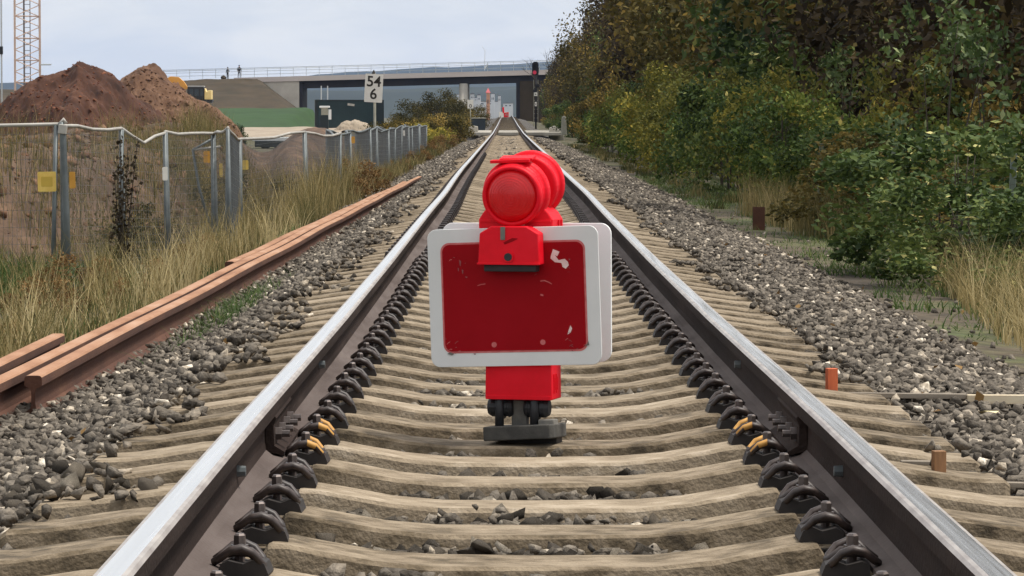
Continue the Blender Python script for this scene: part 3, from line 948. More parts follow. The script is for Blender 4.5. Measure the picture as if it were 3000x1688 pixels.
zp = hgt(744 * K, D0)                 # middle of the board
W, H = 0.545, 0.428
roll = R(-2.0)
b = MB(); b.prism(rrect(W, H, 0.030), -0.004, 0.004)
fr = b.build('front_board', 'panel_white', sign, bevel=0.0015, loc=(0, -0.062, zp), rot=(0, roll, 0))
fr['label'] = 'grey white board with a dark red field'
b = MB(); b.prism(rrect(0.450, 0.331, 0.024), -0.0065, -0.0045)
b.build('red_field', 'panel_red', fr)
b = MB()
b.prism([(p * 1.0, q) for p, q in rrect(0.462, 0.343, 0.028)], -0.0052, -0.0046)
b.build('field_edge', 'scuff_pink', fr)


def chip(pts, mat, name='paint_chip', y=-0.0072):
    bb = MB(); bb.prism(pts, y, y + 0.0009)
    return bb.build(name, mat, fr)


def fx(u):   # 2575-px picture coordinates -> board coordinates
    return (u - 1306) * K / (FP / D0) / math.cos(R(15))


def fz(v):
    return (744 - v) * K / (FP / D0)


chip([(fx(1408), fz(627)), (fx(1424), fz(634)), (fx(1418), fz(645)), (fx(1412), fz(642)), (fx(1421), fz(655)), (fx(1436), fz(652)), (fx(1444), fz(660)), (fx(1446), fz(668)), (fx(1438), fz(677)),
      (fx(1430), fz(672)), (fx(1428), fz(662)), (fx(1412), fz(660)), (fx(1401), fz(650)), (fx(1402), fz(644))], 'chip_white')
chip([(fx(1445), fz(818)), (fx(1449), fz(826)), (fx(1445), fz(836)), (fx(1437), fz(841)), (fx(1440), fz(830))], 'chip_white')
for cu, cv in ((1253, 863), (1375, 859)):
    chip([(fx(cu) + 0.0085 * math.cos(q * math.pi / 6), fz(cv) + 0.0085 * math.sin(q * math.pi / 6)) for q in range(12)], 'scuff_pink', 'rivet_mark')


def arc_strip(pts, w):
    up = [(fx(a), fz(c) + w / 2) for a, c in pts]
    dn = [(fx(a), fz(c) - w / 2) for a, c in pts[::-1]]
    return up + dn
chip(arc_strip([(1374, 706), (1384, 705), (1394, 709), (1402, 714)], 0.003), 'scuff_pink', 'scratch')
chip(arc_strip([(1373, 740), (1380, 742)], 0.005), 'scuff_pink', 'scratch')
chip(arc_strip([(1216, 714), (1226, 711), (1236, 710)], 0.0022), 'scuff_pink', 'scratch')
rgc = random.Random(77)
for q in range(26):                 # scuffs along the edges of the red field
    cu = rgc.choice((rgc.uniform(1130, 1200), rgc.uniform(1420, 1484), rgc.uniform(1140, 1480)))
    cv = rgc.choice((rgc.uniform(640, 700), rgc.uniform(835, 882), rgc.uniform(860, 884)))
    l_ = rgc.uniform(2, 9); a_ = rgc.uniform(-0.9, 0.9)
    chip(arc_strip([(cu, cv), (cu + l_ * 0.5, cv - l_ * 0.5 * a_ - 1), (cu + l_, cv - l_ * a_)], rgc.uniform(0.0008, 0.0022)), rgc.choice(('scuff_grey', 'scuff_grey', 'scuff_pink')), 'scratch')
for cu, cv, w_, h_ in ((1172, 648, 5, 16), (1178, 672, 4, 12), (1168, 668, 3, 9), (1186, 690, 6, 4), (1446, 652, 4, 4), (1200, 884, 7, 3)):
    chip([(fx(cu), fz(cv)), (fx(cu + w_), fz(cv + h_ * 0.2)), (fx(cu + w_ * 0.7), fz(cv + h_)), (fx(cu + w_ * 0.2), fz(cv + h_ * 0.8))], 'scuff_grey', 'scuff')
chip(arc_strip([(1176, 850), (1186, 843), (1194, 836)], 0.004), 'panel_red', 'scratch')
chip([(fx(1478), fz(872)), (fx(1490), fz(868)), (fx(1488), fz(858)), (fx(1484), fz(866))], 'dark_grey')
chip([(fx(1134), fz(884)), (fx(1146), fz(888)), (fx(1152), fz(884)), (fx(1142), fz(880))], 'dark_grey')

b = MB(); b.prism(rrect(W, H + 0.004, 0.034), -0.005, 0.005)
bk = b.build('back_board', 'back_white', sign, bevel=0.0015, loc=(0.002, 0.082, zp + 0.008), rot=(0, R(-0.3), 0))
bk['label'] = 'bright white board behind the front board'
# foot
zf0, zf1 = hgt(1003 * K, D0), hgt(560 * K, D0)
b = MB(); b.prism([(-0.098, zf0), (0.116, zf0), (0.114, zp - 0.17), (-0.096, zp - 0.17)], -0.046, 0.074)
ft = b.build('foot_post', 'signal_red', sign, bevel=0.004)
b = MB(); b.box((0.009, -0.047, zf0 + 0.007), (0.208, 0.004, 0.012)); b.build('seam', 'signal_red', ft, bevel=0.001)
b = MB()
for q in (0, 1, 2, 3):
    b.box((0.1165, -0.020 + 0.014 * q, zf0 + 0.05), (0.004, 0.005, 0.06 - 0.02 * (q % 2)))
b.build('moulded_ribs', 'signal_red', ft)
b = MB(); b.box((0, 0.02, (zp - 0.17 + zf1) / 2), (0.07, 0.05, zf1 - zp + 0.2)); b.build('inner_tube', 'dark_grey', ft)  # unseen post section, made thin and grey to lessen red bounce between boards
# clamps
zc = hgt(1024 * K, D0)
for s in (-1, 1):
    b = MB()
    b.tube([(s * 0.018, 0, zc), (s * 0.030, 0, zc), (s * 0.034, 0, zc), (s * 0.085, 0, zc), (s * 0.098, 0, zc)], [0.024, 0.033, 0.030, 0.031, 0.024], 14)
    b.tube([(s * 0.046, 0, zc), (s * 0.066, 0, zc)], 0.038, 14)
    cl = b.build('rubber_clamp', 'black_rubber', sign, smooth=False, bevel=0.002)
    b = MB(); b.tube([(s * 0.056, -0.030, zc - 0.062), (s * 0.056, -0.030, zc + 0.024), (s * 0.056, -0.030, zc + 0.032)], [0.014, 0.014, 0.006], 10)
    b.build('clamp_bolt', 'black_rubber', cl, smooth=True)
b = MB(); b.box((0, 0.012, zc - 0.022), (0.05, 0.03, 0.09)); b.build('clamp_block', 'dark_grey', sign, bevel=0.004)
zb_ = hgt(1070 * K, D0)
b = MB(); b.prism([(-0.108, -0.085), (0.104, -0.085), (0.112, -0.06), (0.112, 0.10), (-0.108, 0.10)], -0.023, 0.021, 'z')
bp_ = b.build('base_slab', 'slab_grey', sign, bevel=0.004, loc=(0.014, 0.0, zb_ - 0.019), rot=(R(-3), R(-3.4), 0))
b = MB(); b.box((0.02, 0.05, -0.030), (0.16, 0.07, 0.02)); b.build('shadow_block', 'black_rubber', bp_)  # added black block, imitates the shadow gap under the slab
bp_['label'] = 'tilted grey base slab resting on the ballast'
b = MB(); b.box((0.085, -0.02, 0.026), (0.05, 0.06, 0.02)); b.build('slab_lug', 'dark_grey', bp_, bevel=0.004)

# lamp on top
zl = hgt(490 * K, D0)
zbox0, zbox1 = hgt(662 * K, D0), hgt(566 * K, D0)
b = MB()
b.prism([(-0.098, zbox0), (0.098, zbox0), (0.093, zbox1 - 0.022), (0.055, zbox1), (-0.055, zbox1), (-0.093, zbox1 - 0.022)], -0.130, -0.064)
lk = b.build('lamp_bracket', 'signal_red', sign, bevel=0.004)
b = MB(); b.box((0, -0.131, zbox0 + 0.003), (0.200, 0.008, 0.006)); b.build('bracket_rim', 'signal_red', lk, bevel=0.001)
b = MB(); b.tube([(0.0, -0.136, zbox0 + 0.024), (0.0, -0.126, zbox0 + 0.024)], 0.017, 16); b.build('bolt_ring', 'signal_red', lk)
b = MB(); b.tube([(0.0, -0.1375, zbox0 + 0.024), (0.0, -0.126, zbox0 + 0.024)], 0.0125, 14); b.build('bolt_hole', 'black_rubber', lk)
b = MB(); b.box((-0.018, -0.1315, zbox1 - 0.022), (0.014, 0.006, 0.040)); b.build('lock_slot', 'dark_grey', lk)
chipb = MB(); chipb.prism([(-0.016, zbox1 - 0.05), (0.012, zbox1 - 0.036), (0.03, zbox1 - 0.038), (0.012, zbox1 - 0.047), (-0.012, zbox1 - 0.056)], -0.1312, -0.1295); chipb.build('scratch', 'panel_red', lk)
b = MB(); b.box((0, -0.092, zbox0 - 0.011), (0.166, 0.045, 0.022)); b.build('bracket_seal', 'black_rubber', lk, bevel=0.003)
# battery housing under the lamp head, between the boards
b = MB()
zh0, zh1 = hgt(566 * K, D0), hgt(505 * K, D0)
b.prism([(-0.118, zh0 - 0.03), (0.118, zh0 - 0.03), (0.118, zh0 + 0.018), (0.104, zh0 + 0.040), (0.075, zh1 - 0.004), (0.04, zh1), (-0.04, zh1), (-0.075, zh1 - 0.004), (-0.104, zh0 + 0.040), (-0.118, zh0 + 0.018)], -0.048, 0.085)
bh = b.build('battery_housing', 'signal_red', sign, bevel=0.005)
b = MB()
b.box((0, -0.050, zh0 + 0.014), (0.226, 0.006, 0.007))
b.build('housing_rim', 'signal_red', bh, bevel=0.001)
b = MB()
for t in (0.02, 0.05):
    b.prism([(0.119, zh0 - .02), (0.123, zh0 - .02), (0.123, zh0 + .016), (0.119, zh0 + .016)], t, t + 0.012)
b.build('housing_clips', 'signal_red', bh)


def ring_profile(name, prof, n, mat, parent, loc, rot=(0, 0, 0)):
    """lathe about the y axis: prof of (radius, y)"""
    vs, fs = [], []
    for r_, y_ in prof:
        for k in range(n):
            a = 2 * math.pi * k / n
            vs.append((r_ * math.cos(a), y_, r_ * math.sin(a)))
    for i in range(len(prof) - 1):
        for k in range(n):
            a, c = i * n + k, i * n + (k + 1) % n
            fs.append((a, c, c + n, a + n))
    bb = MB(); bb.add(vs, fs)
    return bb.build(name, mat, parent, smooth=False, loc=loc, rot=rot)


b = MB()
drum = ring_profile('lamp_head', [(0.0, -0.030), (0.070, -0.030), (0.088, -0.034), (0.095, -0.026), (0.095, -0.006), (0.104, 0.0), (0.106, 0.008), (0.106, 0.030), (0.098, 0.040), (0.05, 0.044), (0.0, 0.044)],
                    40, 'signal_red', sign, (0, -0.05, zl + 0.006), (R(3), 0, 0))
for p_ in drum.data.polygons:
    p_.use_smooth = False
md = drum.modifiers.new('bevel', 'BEVEL'); md.width = 0.003; md.segments = 2; md.limit_method = 'ANGLE'; md.angle_limit = R(35)
rear = ring_profile('rear_lamp', [(0.0, -0.05), (0.088, -0.05), (0.094, -0.044), (0.094, 0.0), (0.103, 0.004), (0.106, 0.012), (0.106, 0.030), (0.098, 0.040), (0.085, 0.052), (0.05, 0.062), (0.0, 0.064)],
                    40, 'signal_red', sign, (0.020, 0.055, zl + 0.030), (R(4), 0, R(4)))
rear['label'] = 'second lamp facing the other way'
md = rear.modifiers.new('bevel', 'BEVEL'); md.width = 0.003; md.segments = 2; md.limit_method = 'ANGLE'; md.angle_limit = R(35)
ring = ring_profile('lens_ring', [(0.079, -0.034), (0.080, -0.046), (0.085, -0.052), (0.092, -0.049), (0.095, -0.040), (0.095, -0.028)], 40, 'signal_red', drum, (0, 0, -0.006))
lens = ring_profile('lens', [(0.082, -0.036), (0.078, -0.046), (0.066, -0.055), (0.050, -0.061), (0.030, -0.065), (0.010, -0.067), (0.0005, -0.0672)], 36, 'lens_glass', drum, (0, 0, -0.006))
for o in (lens, ring):
    o.data.polygons.foreach_set('use_smooth', [True] * len(o.data.polygons))
b = MB()
for k in range(1, 9):                       # fine ribs moulded in the lens
    rr = 0.008 * k
    pts = [(rr * math.cos(2 * math.pi * q / 24), -0.0676 + 0.0140 * (rr / 0.070) ** 2.4, rr * math.sin(2 * math.pi * q / 24)) for q in range(25)]
    b.tube(pts, 0.0004, 4, caps=False)
b.build('lens_ribs', 'lens_glass', lens)
b = MB()
b.box((-0.010, -0.012, 0.100), (0.125, 0.030, 0.010), (0, R(-2), 0))
b.box((0.006, 0.012, 0.108), (0.105, 0.050, 0.008), (R(8), R(-1), 0))
b.build('lamp_visor', 'signal_red', drum, bevel=0.002)
b = MB(); b.box((0, -0.060, zl - 0.094), (0.062, 0.03, 0.022)); b.build('lamp_neck', 'scuff_pink', sign, bevel=0.003)

# ---------------------------------------------------------------- worn rails lying on the ballast at the left


def rusty_rail(label, pts, tilt=0.0, n=40):
    """pts: (x, y, z of the head)"""
    pts = np.array(pts, float)
    yy = np.linspace(pts[0, 1], pts[-1, 1], n)
    xx = np.interp(yy, pts[:, 1], pts[:, 0]); zz = np.interp(yy, pts[:, 1], pts[:, 2])
    t = np.arange(n)
    xx = xx + 0.004 * np.sin(yy * 0.5); zz = zz + 0.004 * np.sin(yy * 0.8)
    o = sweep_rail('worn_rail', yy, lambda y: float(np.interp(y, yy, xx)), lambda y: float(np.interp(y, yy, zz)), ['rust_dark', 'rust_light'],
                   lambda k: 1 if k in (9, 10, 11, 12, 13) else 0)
    return tag(o, label, 'rail', 'worn rails laid beside the track')


def head_z(x, y):
    return float(ballast_z(np.array(x), np.array(y))) + 0.150


def line_pts(x0, y0, x1, y1, dz=0.0, k=8):
    out = []
    for t in np.linspace(0, 1, k):
        x, y = x0 + (x1 - x0) * t, y0 + (y1 - y0) * t
        out.append((x, y, -0.25 + dz + 1.0 * float(track_z(y))))
    return out


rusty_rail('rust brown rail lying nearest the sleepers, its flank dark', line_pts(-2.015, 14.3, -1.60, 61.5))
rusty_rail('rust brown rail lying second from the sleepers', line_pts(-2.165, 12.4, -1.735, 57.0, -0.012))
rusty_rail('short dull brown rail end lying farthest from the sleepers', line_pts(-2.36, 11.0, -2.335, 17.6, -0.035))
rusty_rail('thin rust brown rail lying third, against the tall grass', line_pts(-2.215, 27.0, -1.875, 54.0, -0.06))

# ---------------------------------------------------------------- stakes and battens at the right
def stake(label, u0, u1, v0, v1, d, mat, cat='stake'):
    p = at((u0 + u1) / 2 * K, v1 * K, d)
    w = (u1 - u0) * K * d / FP
    h = (v1 - v0) * K * d / FP
    bb = MB()
    bb.box((0, 0, h / 2 - 0.10), (w, w * 0.9, h + 0.20), (0, 0, R(12)))
    o = bb.build('marker_stake', mat, None, bevel=0.0015, loc=p)
    return tag(o, label, cat)


stake('square wooden stake painted orange standing beside the sleeper ends', 2078, 2104, 926, 989, 12.86, 'stake_orange')
stake('unpainted brown wooden stake beside the sleeper ends', 2345, 2376, 1133, 1214, 9.70, 'stake_wood')


def batten(label, u0, v0, u1, v1, d, hpx, mat, depth=0.03):
    a, c = at(u0 * K, v0 * K, d), at(u1 * K, v1 * K, d)
    h = hpx * K * d / FP
    L = (c - a).length
    ang = math.atan2(c.z - a.z, c.x - a.x)
    bb = MB(); bb.box((0, 0, 0), (L, depth, h))
    o = bb.build('batten', mat, None, bevel=0.002, loc=(a + c) / 2, rot=(0, -ang, 0))
    return tag(o, label, 'batten')


batten('thin weathered grey batten lying level behind the orange stake', 2106, 993, 2430, 997, 12.82, 13, 'batten_grey')
batten('fresh pale wooden batten lying on the stones in line with the grey one', 2432, 1004, 2640, 1005, 12.80, 23, 'batten_pale')
batten('dark weathered batten lying on the sleepers beside the brown stake', 2380, 1216, 2680, 1222, 9.66, 14, 'batten_grey')
batten('short dark batten end sticking out towards the rail from the brown stake', 2265, 1163, 2342, 1164, 9.9, 10, 'batten_grey')
p = at(2480 * K, 1042 * K, 12.25)
b = MB()
b.add([(-.045, 0, 0), (-.015, -.03, .006), (.03, -.022, .004), (.045, .0, .016), (.02, .028, .004), (-.02, .026, .0)], [(0, 1, 2, 3, 4, 5)])
tag(b.build('fallen_leaf', 'leaf_yellow', None, loc=(p.x, p.y, p.z), rot=(R(-14), R(5), 0)), 'pale yellow fallen leaf lying on the ballast near the battens', 'leaf')
# rusty stub post on the right shoulder
p = at(1908 * K, 562 * K, 39.3)
b = MB()
b.prism([(-.065, -.05), (.065, -.05), (.065, -.038), (.012, -.038), (.012, .038), (.065, .038), (.065, .05), (-.065, .05), (-.065, .038), (-.012, .038), (-.012, -.038), (-.065, -.038)], -0.25, 0.185, 'z')
tag(b.build('stub_post', 'rust_dark', None, loc=p), 'short rusty steel stub post at the edge of the right ballast shoulder', 'post')

# ---------------------------------------------------------------- fence along the left
FTOP = 0.62


def fence_panel(p, q, ztop_p, ztop_q, label, sag=0.0, height=1.66):
    p, q = Vector((*p, 0)), Vector((*q, 0))
    root = thing('wire_fence', label, 'fence', (p.x, p.y, ztop_p - height), 0, 'wire fence panels along the left of the track')
    d = q - p
    dz = ztop_q - ztop_p
    def at_(t, z):
        return (d.x * t, d.y * t, z + dz * t)
    for t in (0.01, 0.985):
        bb = MB()
        lean = 0.05 * math.sin(p.y * 3 + t * 5)
        x0, y0, z0 = at_(t, 0)
        bb.tube([(x0 + lean, y0, z0 - 0.25), (x0, y0, z0 + height)], 0.024, 8)
        bb.build('post', 'galvanised', root, smooth=True)
    bb = MB()
    ts = [0.0, 0.25, 0.5, 0.75, 1.0]
    bb.tube([at_(t, height - sag * (1 - abs(2 * t - 1)) ** 1.0 + 0.012 * math.sin(t * 9 + p.y)) for t in ts], 0.019, 8)
    bb.build('top_rail', 'galvanised_pale' if p.y < 50 else 'galvanised', root, smooth=True)
    bb = MB()
    bb.tube([at_(0, 0.06), at_(1, 0.06)], 0.018, 6)
    bb.build('bottom_rail', 'galvanised', root, smooth=True)
    L = d.length
    V, F = [], []
    side = Vector((-d.y, d.x, 0)).normalized() if L > 0 else Vector((1, 0, 0))
    along = d.normalized()
    def wire(a, c, r):
        a, c = Vector(a), Vector(c)
        t = (c - a).normalized()
        u = side
        w = t.cross(u)
        o = len(V)
        for e in (a, c):
            for s0, s1 in ((1, 0), (-.5, .87), (-.5, -.87)):
                V.append(e + u * r * s0 + w * r * s1)
        for k in range(3):
            F.append((o + k, o + (k + 1) % 3, o + 3 + (k + 1) % 3, o + 3 + k))
    wr = 0.0018 if p.y < 46 else 0.0024
    nv = max(4, int(L / 0.05))
    for k in range(1, nv):
        t = k / nv
        drop = sag * (1 - abs(2 * t - 1))
        wire(at_(t, 0.06), at_(t, height - drop), wr)
    for k in range(1, 18):
        wire(at_(0, 0.06 + k * (height - 0.06) / 18), at_(1, 0.06 + k * (height - 0.06) / 18 - sag * 0.3 * k / 18), wr)
    bb = MB(); bb.add(V, F)
    w = bb.build('wire_mesh', 'wire', root)
    w['kind'] = 'stuff'
    return root


tops = [hgt(322 * K, 37.6), hgt(314 * K, 36.6), hgt(326 * K, 39.0), hgt(333 * K, 40.2), hgt(334 * K, 42.6), hgt(324 * K, 41.6), hgt(352 * K, 45.0), hgt(331 * K, 48.6)]
for i in range(len(FENCE) - 1):
    far = i >= 7
    tp = tops[i] if i < 8 else 0.58 + 0.04 * math.sin(i * 2.3)
    tq = tops[i + 1] if i < 7 else 0.58 + 0.04 * math.sin((i + 1) * 2.3)
    lab = ['galvanised fence panel left of the thick doubled post', 'galvanised fence panel between the thick post and the dead dock plant', 'sagging galvanised fence panel beside the dead dock plant',
           'galvanised fence panel with a white plate on its post', 'narrow fence panel folded back beside the orange plate', 'leaning fence panel with a pale yellow plate', 'fence panel in front of the white flatbed trailer'][i] if i < 7 else \
        'grey wire fence panel in the zigzag row between ballast and earth bank'
    fence_panel(FENCE[i], FENCE[i + 1], tp, tq, lab, sag={2: 0.13}.get(i, 0.02 if i < 7 else 0.05))

# the thick post where two panels are clamped together
p = at(160 * K, 645 * K, 36.4)
root = thing('steel_post', 'thick galvanised fence post with a clamp at its bent top', 'post', (p.x, 36.4, -1.05))
zt = hgt(308 * K, 36.4) + 1.05
b = MB()
b.tube([(0.055, 0, -0.2), (0.03, 0, 0.9), (0, 0, zt - 0.12), (-0.02, 0, zt)], 0.034, 10)
b.build('post_tube', 'galvanised', root, smooth=True)
b = MB(); b.box((0.0, -0.01, zt - 0.07), (0.085, 0.08, 0.10), (0, R(8), 0)); b.build('clamp', 'galvanised_pale', root, bevel=0.008)
b = MB(); b.tube([(-0.03, 0, zt - 0.02), (0.012, 0, zt + 0.03), (0.03, 0, zt - 0.01)], 0.022, 8); b.build('hook', 'galvanised_pale', root, smooth=True)
# a frame leaning behind the fence
root = thing('bent_frame', 'bare bent fence frame leaning behind the orange plate', 'fence', (lat(487 * K, 44.6), 44.6, -1.0))
b = MB()
pts = []
for (u, v) in ((522, 560), (500, 470), (485, 377), (530, 352)):
    q = at(u * K, v * K, 44.6); pts.append((q.x - root.location.x, 0, q.z - root.location.z))
pts[0] = (pts[0][0] + 0.15, 0, 0.0)
b.tube(pts, 0.018, 8); b.build('tube_frame', 'galvanised', root, smooth=True)
b = MB(); b.tube([pts[2], (pts[2][0] + 0.35, 0.0, pts[2][2] + 0.04)], 0.016, 8); b.build('cross_tube', 'galvanised_pale', root, smooth=True)


def wall_plate(label, u, v, w, h, d, mat, name='notice_plate', print_=False):
    c = at(u * K, v * K, d)
    k = K * d / FP
    bb = MB(); bb.prism(rrect(w * k, h * k, 0.014, 3), -0.003, 0.003)
    o = bb.build(name, mat, None, loc=c, rot=(0, R(-1), R(4)))
    tag(o, label, 'plate')
    if print_:
        bb = MB(); bb.prism(rrect(w * k * 0.62, h * k * 0.5, 0.01, 3), -0.0052, -0.0038)
        bb.build('printed_block', 'plate_print', o)
    return o


wall_plate('large square yellow plate tied to the fence left of the thick post', 118, 457, 46, 50, 36.5, 'plate_yellow', print_=True)
wall_plate('narrow ochre plate on the fence right of the thick post', 182, 453, 15, 42, 36.9, 'plate_orange')
wall_plate('white plate wired to a fence post', 415, 437, 13, 34, 39.9, 'plate_white')
wall_plate('orange plate on the folded fence panel', 520, 395, 16, 30, 42.3, 'plate_orange')
wall_plate('thin pale yellow plate on the leaning fence panel', 556, 428, 8, 34, 42.2, 'plate_yellow')
wall_plate('small square yellow plate right of the leaning fence panel', 617, 415, 15, 24, 45.3, 'plate_yellow')
wall_plate('small faded orange plate on the zigzag fence row', 888, 352, 9, 17, 55.0, 'plate_orange')
wall_plate('tiny white plate on the zigzag fence row', 1016, 335, 5, 14, 92.0, 'plate_white')

# ---------------------------------------------------------------- earth bank, spoil heaps


def bank_z(X, Y):
    fx_ = fence_x(Y)
    off = -X + fx_                         # metres behind the fence
    off = np.where(Y < 44, off - 1.0 * (44 - Y) / 4, off)
    up = smooth01((off - 0.9) / 2.4)
    down = 1 - 0.55 * smooth01((off - 6.0) / 6.0)
    crest = 1.42 + 0.22 * fbm(X, Y, 6, 4, 0.35) + 0.10 * np.sin(Y * 0.21)
    u = VPX + (X - CAMX) / Y * FP
    notch = np.exp(-((u - 772) / 70.0) ** 2) * smooth01((Y - 48) / 6)
    crest = crest - 0.95 * notch
    fade = smooth01((Y - 41.0) / 2.0) * (1 - smooth01((Y - 118) / 25.0))
    rough_ = fbm(X, Y, 12, 5, 1.1) * 0.22 * up
    return ground_z(X, Y) - 0.06 + (crest * up * down + rough_) * fade
ys = np.unique(np.concatenate([np.linspace(40.5, 70, 150), np.linspace(70, 145, 110)]))
xs = np.linspace(-17, -2.9, 120)
tag(obj('earth_bank', grid_mesh('earth_bank', xs, ys, bank_z, 'earth_bank')), 'rough brown earth bank rising just behind the fence', 'earth bank')

# loose clods on the bank behind the fence
n = 4200
y = RNG.uniform(42, 70, n); x = fence_x(y) - RNG.uniform(0.4, 7.0, n)
z = bank_z(x, y)
V, F, TT = scatter_stones(np.stack([x, y, z], 1), 0.02 + 0.13 * RNG.random(n) ** 4, RNG.beta(2, 2, n))
kind(obj('earth_clods', np_mesh('earth_clods', V, F, 'clod', TT)), 'stuff', 'loose clods of earth scattered on the bank')


def heap(name, label, d, outline, mat, seed, slope=0.8, floor=-1.1, clods=0):
    """outline: (u, v) of the crest in the 2575 px picture, at distance d"""
    px = np.array([lat(u * K, d) for u, v in outline]); pz = np.array([hgt(v * K, d) for u, v in outline])
    def zf(X, Y):
        top = np.interp(X, px, pz, left=floor - 1, right=floor - 1)
        hh = np.maximum(top - floor, 0)
        front = (d - Y)
        t = np.abs(front) * slope
        t = np.abs(front + 1.6 * fbm(X, Y, seed + 3, 3, 0.16)) * slope
        q = np.clip(t / np.maximum(hh * 1.15, 0.05), 0, 1.3)
        r = np.maximum(hh * (1 - q ** 1.5), -0.5)
        z = floor + r
        amp = np.clip(r / 1.2, 0, 1)
        return z + (fbm(X, Y, seed, 5, 0.45) * 0.95 + fbm(X, Y, seed + 1, 4, 1.5) * 0.42) * amp * smooth01(np.abs(front) / 1.5) + (0.5 - np.abs(fbm(X, Y, seed + 9, 5, 1.1, 0.65))) * 0.26 * amp - 0.10 * amp
    h = pz.max() - floor
    xs = np.linspace(px.min(), px.max(), 220)
    ys = np.linspace(d - h / slope - 1, d + h / slope + 1, 190)
    o = obj(name, grid_mesh(name, xs, ys, zf, mat))
    if clods:
        cx = RNG.uniform(px.min(), px.max(), clods); cy = d - RNG.uniform(0.0, h / slope, clods)
        cz = zf(cx, cy); kk = cz > floor + 0.2
        sz = (0.03 + 0.13 * RNG.random(clods) ** 3)[kk]
        V, F, TT = scatter_stones(np.stack([cx, cy, cz], 1)[kk], sz, RNG.beta(2, 2, kk.sum()))
        kind(obj('heap_clods', np_mesh('heap_clods', V, F, 'clod' if 'tan' in mat else 'clod_red', TT), o), 'stuff')
    return tag(o, label, 'soil heap')


heap('spoil_heap', 'tall dark red brown spoil heap behind the fence', 190,
     [(-330, 345), (-200, 318), (-90, 285), (0, 262), (40, 234), (70, 214), (104, 196), (130, 189), (158, 178), (176, 172), (190, 163), (204, 155), (226, 160), (255, 174), (286, 187), (305, 204), (330, 236), (380, 275), (430, 310), (470, 345)], 'earth_red', 31, clods=1800)
heap('spoil_heap', 'lighter tan spoil heap beside the dark red one', 196,
     [(200, 345), (255, 290), (285, 225), (303, 202), (320, 190), (338, 178), (356, 172), (372, 175), (390, 180), (404, 190), (415, 203), (429, 213), (446, 219), (460, 227), (475, 238), (492, 248), (520, 258), (545, 270), (562, 288), (580, 300), (596, 318), (612, 345)], 'earth_tan', 44, clods=1800)

# ---------------------------------------------------------------- tower crane mast
p = at(70 * K, VPY, 245)
root = thing('tower_crane', 'pale orange lattice mast of a tower crane behind the spoil heap', 'crane', (p.x, 245, -1.2), R(9))
wm = 1.72
hm = 26.0
b = MB()
for sx in (-1, 1):
    for sy in (-1, 1):
        b = MB(); b.box((sx * wm / 2, sy * wm / 2, hm / 2), (0.11, 0.11, hm)); b.build('mast_leg', 'crane_paint', root)
b = MB()
nb = 17
hb = hm / nb
for k in range(nb):
    z0, z1 = k * hb, (k + 1) * hb
    for f in range(4):
        c0 = [(-1, -1), (1, -1), (1, 1), (-1, 1)][f]; c1 = [(1, -1), (1, 1), (-1, 1), (-1, -1)][f]
        a = Vector((c0[0] * wm / 2, c0[1] * wm / 2, 0)); c = Vector((c1[0] * wm / 2, c1[1] * wm / 2, 0))
        b.tube([a + Vector((0, 0, z0)), c + Vector((0, 0, (z0 + z1) / 2))], 0.030, 4)
        b.tube([c + Vector((0, 0, (z0 + z1) / 2)), a + Vector((0, 0, z1))], 0.030, 4)
        b.tube([a + Vector((0, 0, z0)), c + Vector((0, 0, z0))], 0.024, 4)
b.build('lattice_bracing', 'crane_paint', root)
b = MB()
b.tube([(-0.22, 0.1, 0), (-0.22, 0.1, hm)], 0.07, 6); b.tube([(0.2, 0.1, 0), (0.2, 0.1, hm)], 0.035, 6)
for k in range(int(hm / 0.4)):
    b.tube([(-0.22, 0.1, k * 0.4), (0.2, 0.1, k * 0.4)], 0.02, 4)
b.build('ladder', 'crane_ladder', root)
q = at(125 * K, 163 * K, 245)
b = MB(); b.tube([(wm / 2, -wm / 2, q.z + 1.2), (wm / 2 + 0.75, -wm / 2 - 0.3, q.z + 1.2)], 0.06, 6); b.build('side_arm', 'railing_grey', root)
p = at(5 * K, VPY, 246)
root = thing('lamp_mast', 'thin grey mast with a dark box beside the crane mast', 'mast', (p.x, 246, -1.2))
b = MB(); b.tube([(0, 0, 0), (0, 0, 22)], [0.06, 0.045], 8); b.build('pole', 'railing_grey', root)
zq = hgt(127 * K, 246) + 1.2
b = MB(); b.box((0, -0.1, zq), (0.22, 0.2, 0.55)); b.build('switch_box', 'digger_black', root)

# ---------------------------------------------------------------- excavator behind the heap
DE = 330.0
p = at(575 * K / K, VPY, DE)
o_ = at(576, 292, DE)
root = thing('excavator', 'orange and yellow excavator with a black cab behind the tan heap', 'excavator', (o_.x, DE, -0.6))
def el(u, v):
    q = at(u, v, DE); return (q.x - o_.x, q.z + 0.6)
x0, z1 = el(551, 255); x1, z0 = el(601, 292)
b = MB()
b.prism([(x0 + 0.1, z0), (x1, z0), (x1, z1 - 0.15), (x1 - 0.12, z1), (x0, z1), (x0 - 0.05, z0 + 0.4)], -0.7, 0.7)
cab = b.build('cab', 'digger_black', root, bevel=0.04)
b = MB(); b.box(((x0 + x1) / 2, 0, z1 + 0.05), (x1 - x0 - 0.1, 1.35, 0.10)); b.build('cab_roof', 'digger_roof', cab, bevel=0.02)
for fx0, fx1 in ((0.12, 0.34), (0.42, 0.66), (0.76, 0.92)):
    a, c = x0 + (x1 - x0) * fx0, x0 + (x1 - x0) * fx1
    b = MB(); b.prism([(a, z0 + 0.35), (c, z0 + 0.35), (c, z1 - 0.2), (a, z1 - 0.2)], -0.712, -0.702); b.build('cab_window', 'door_blue', cab)
x2, zz2 = el(621, 268); x3, zz3 = el(621, 292)
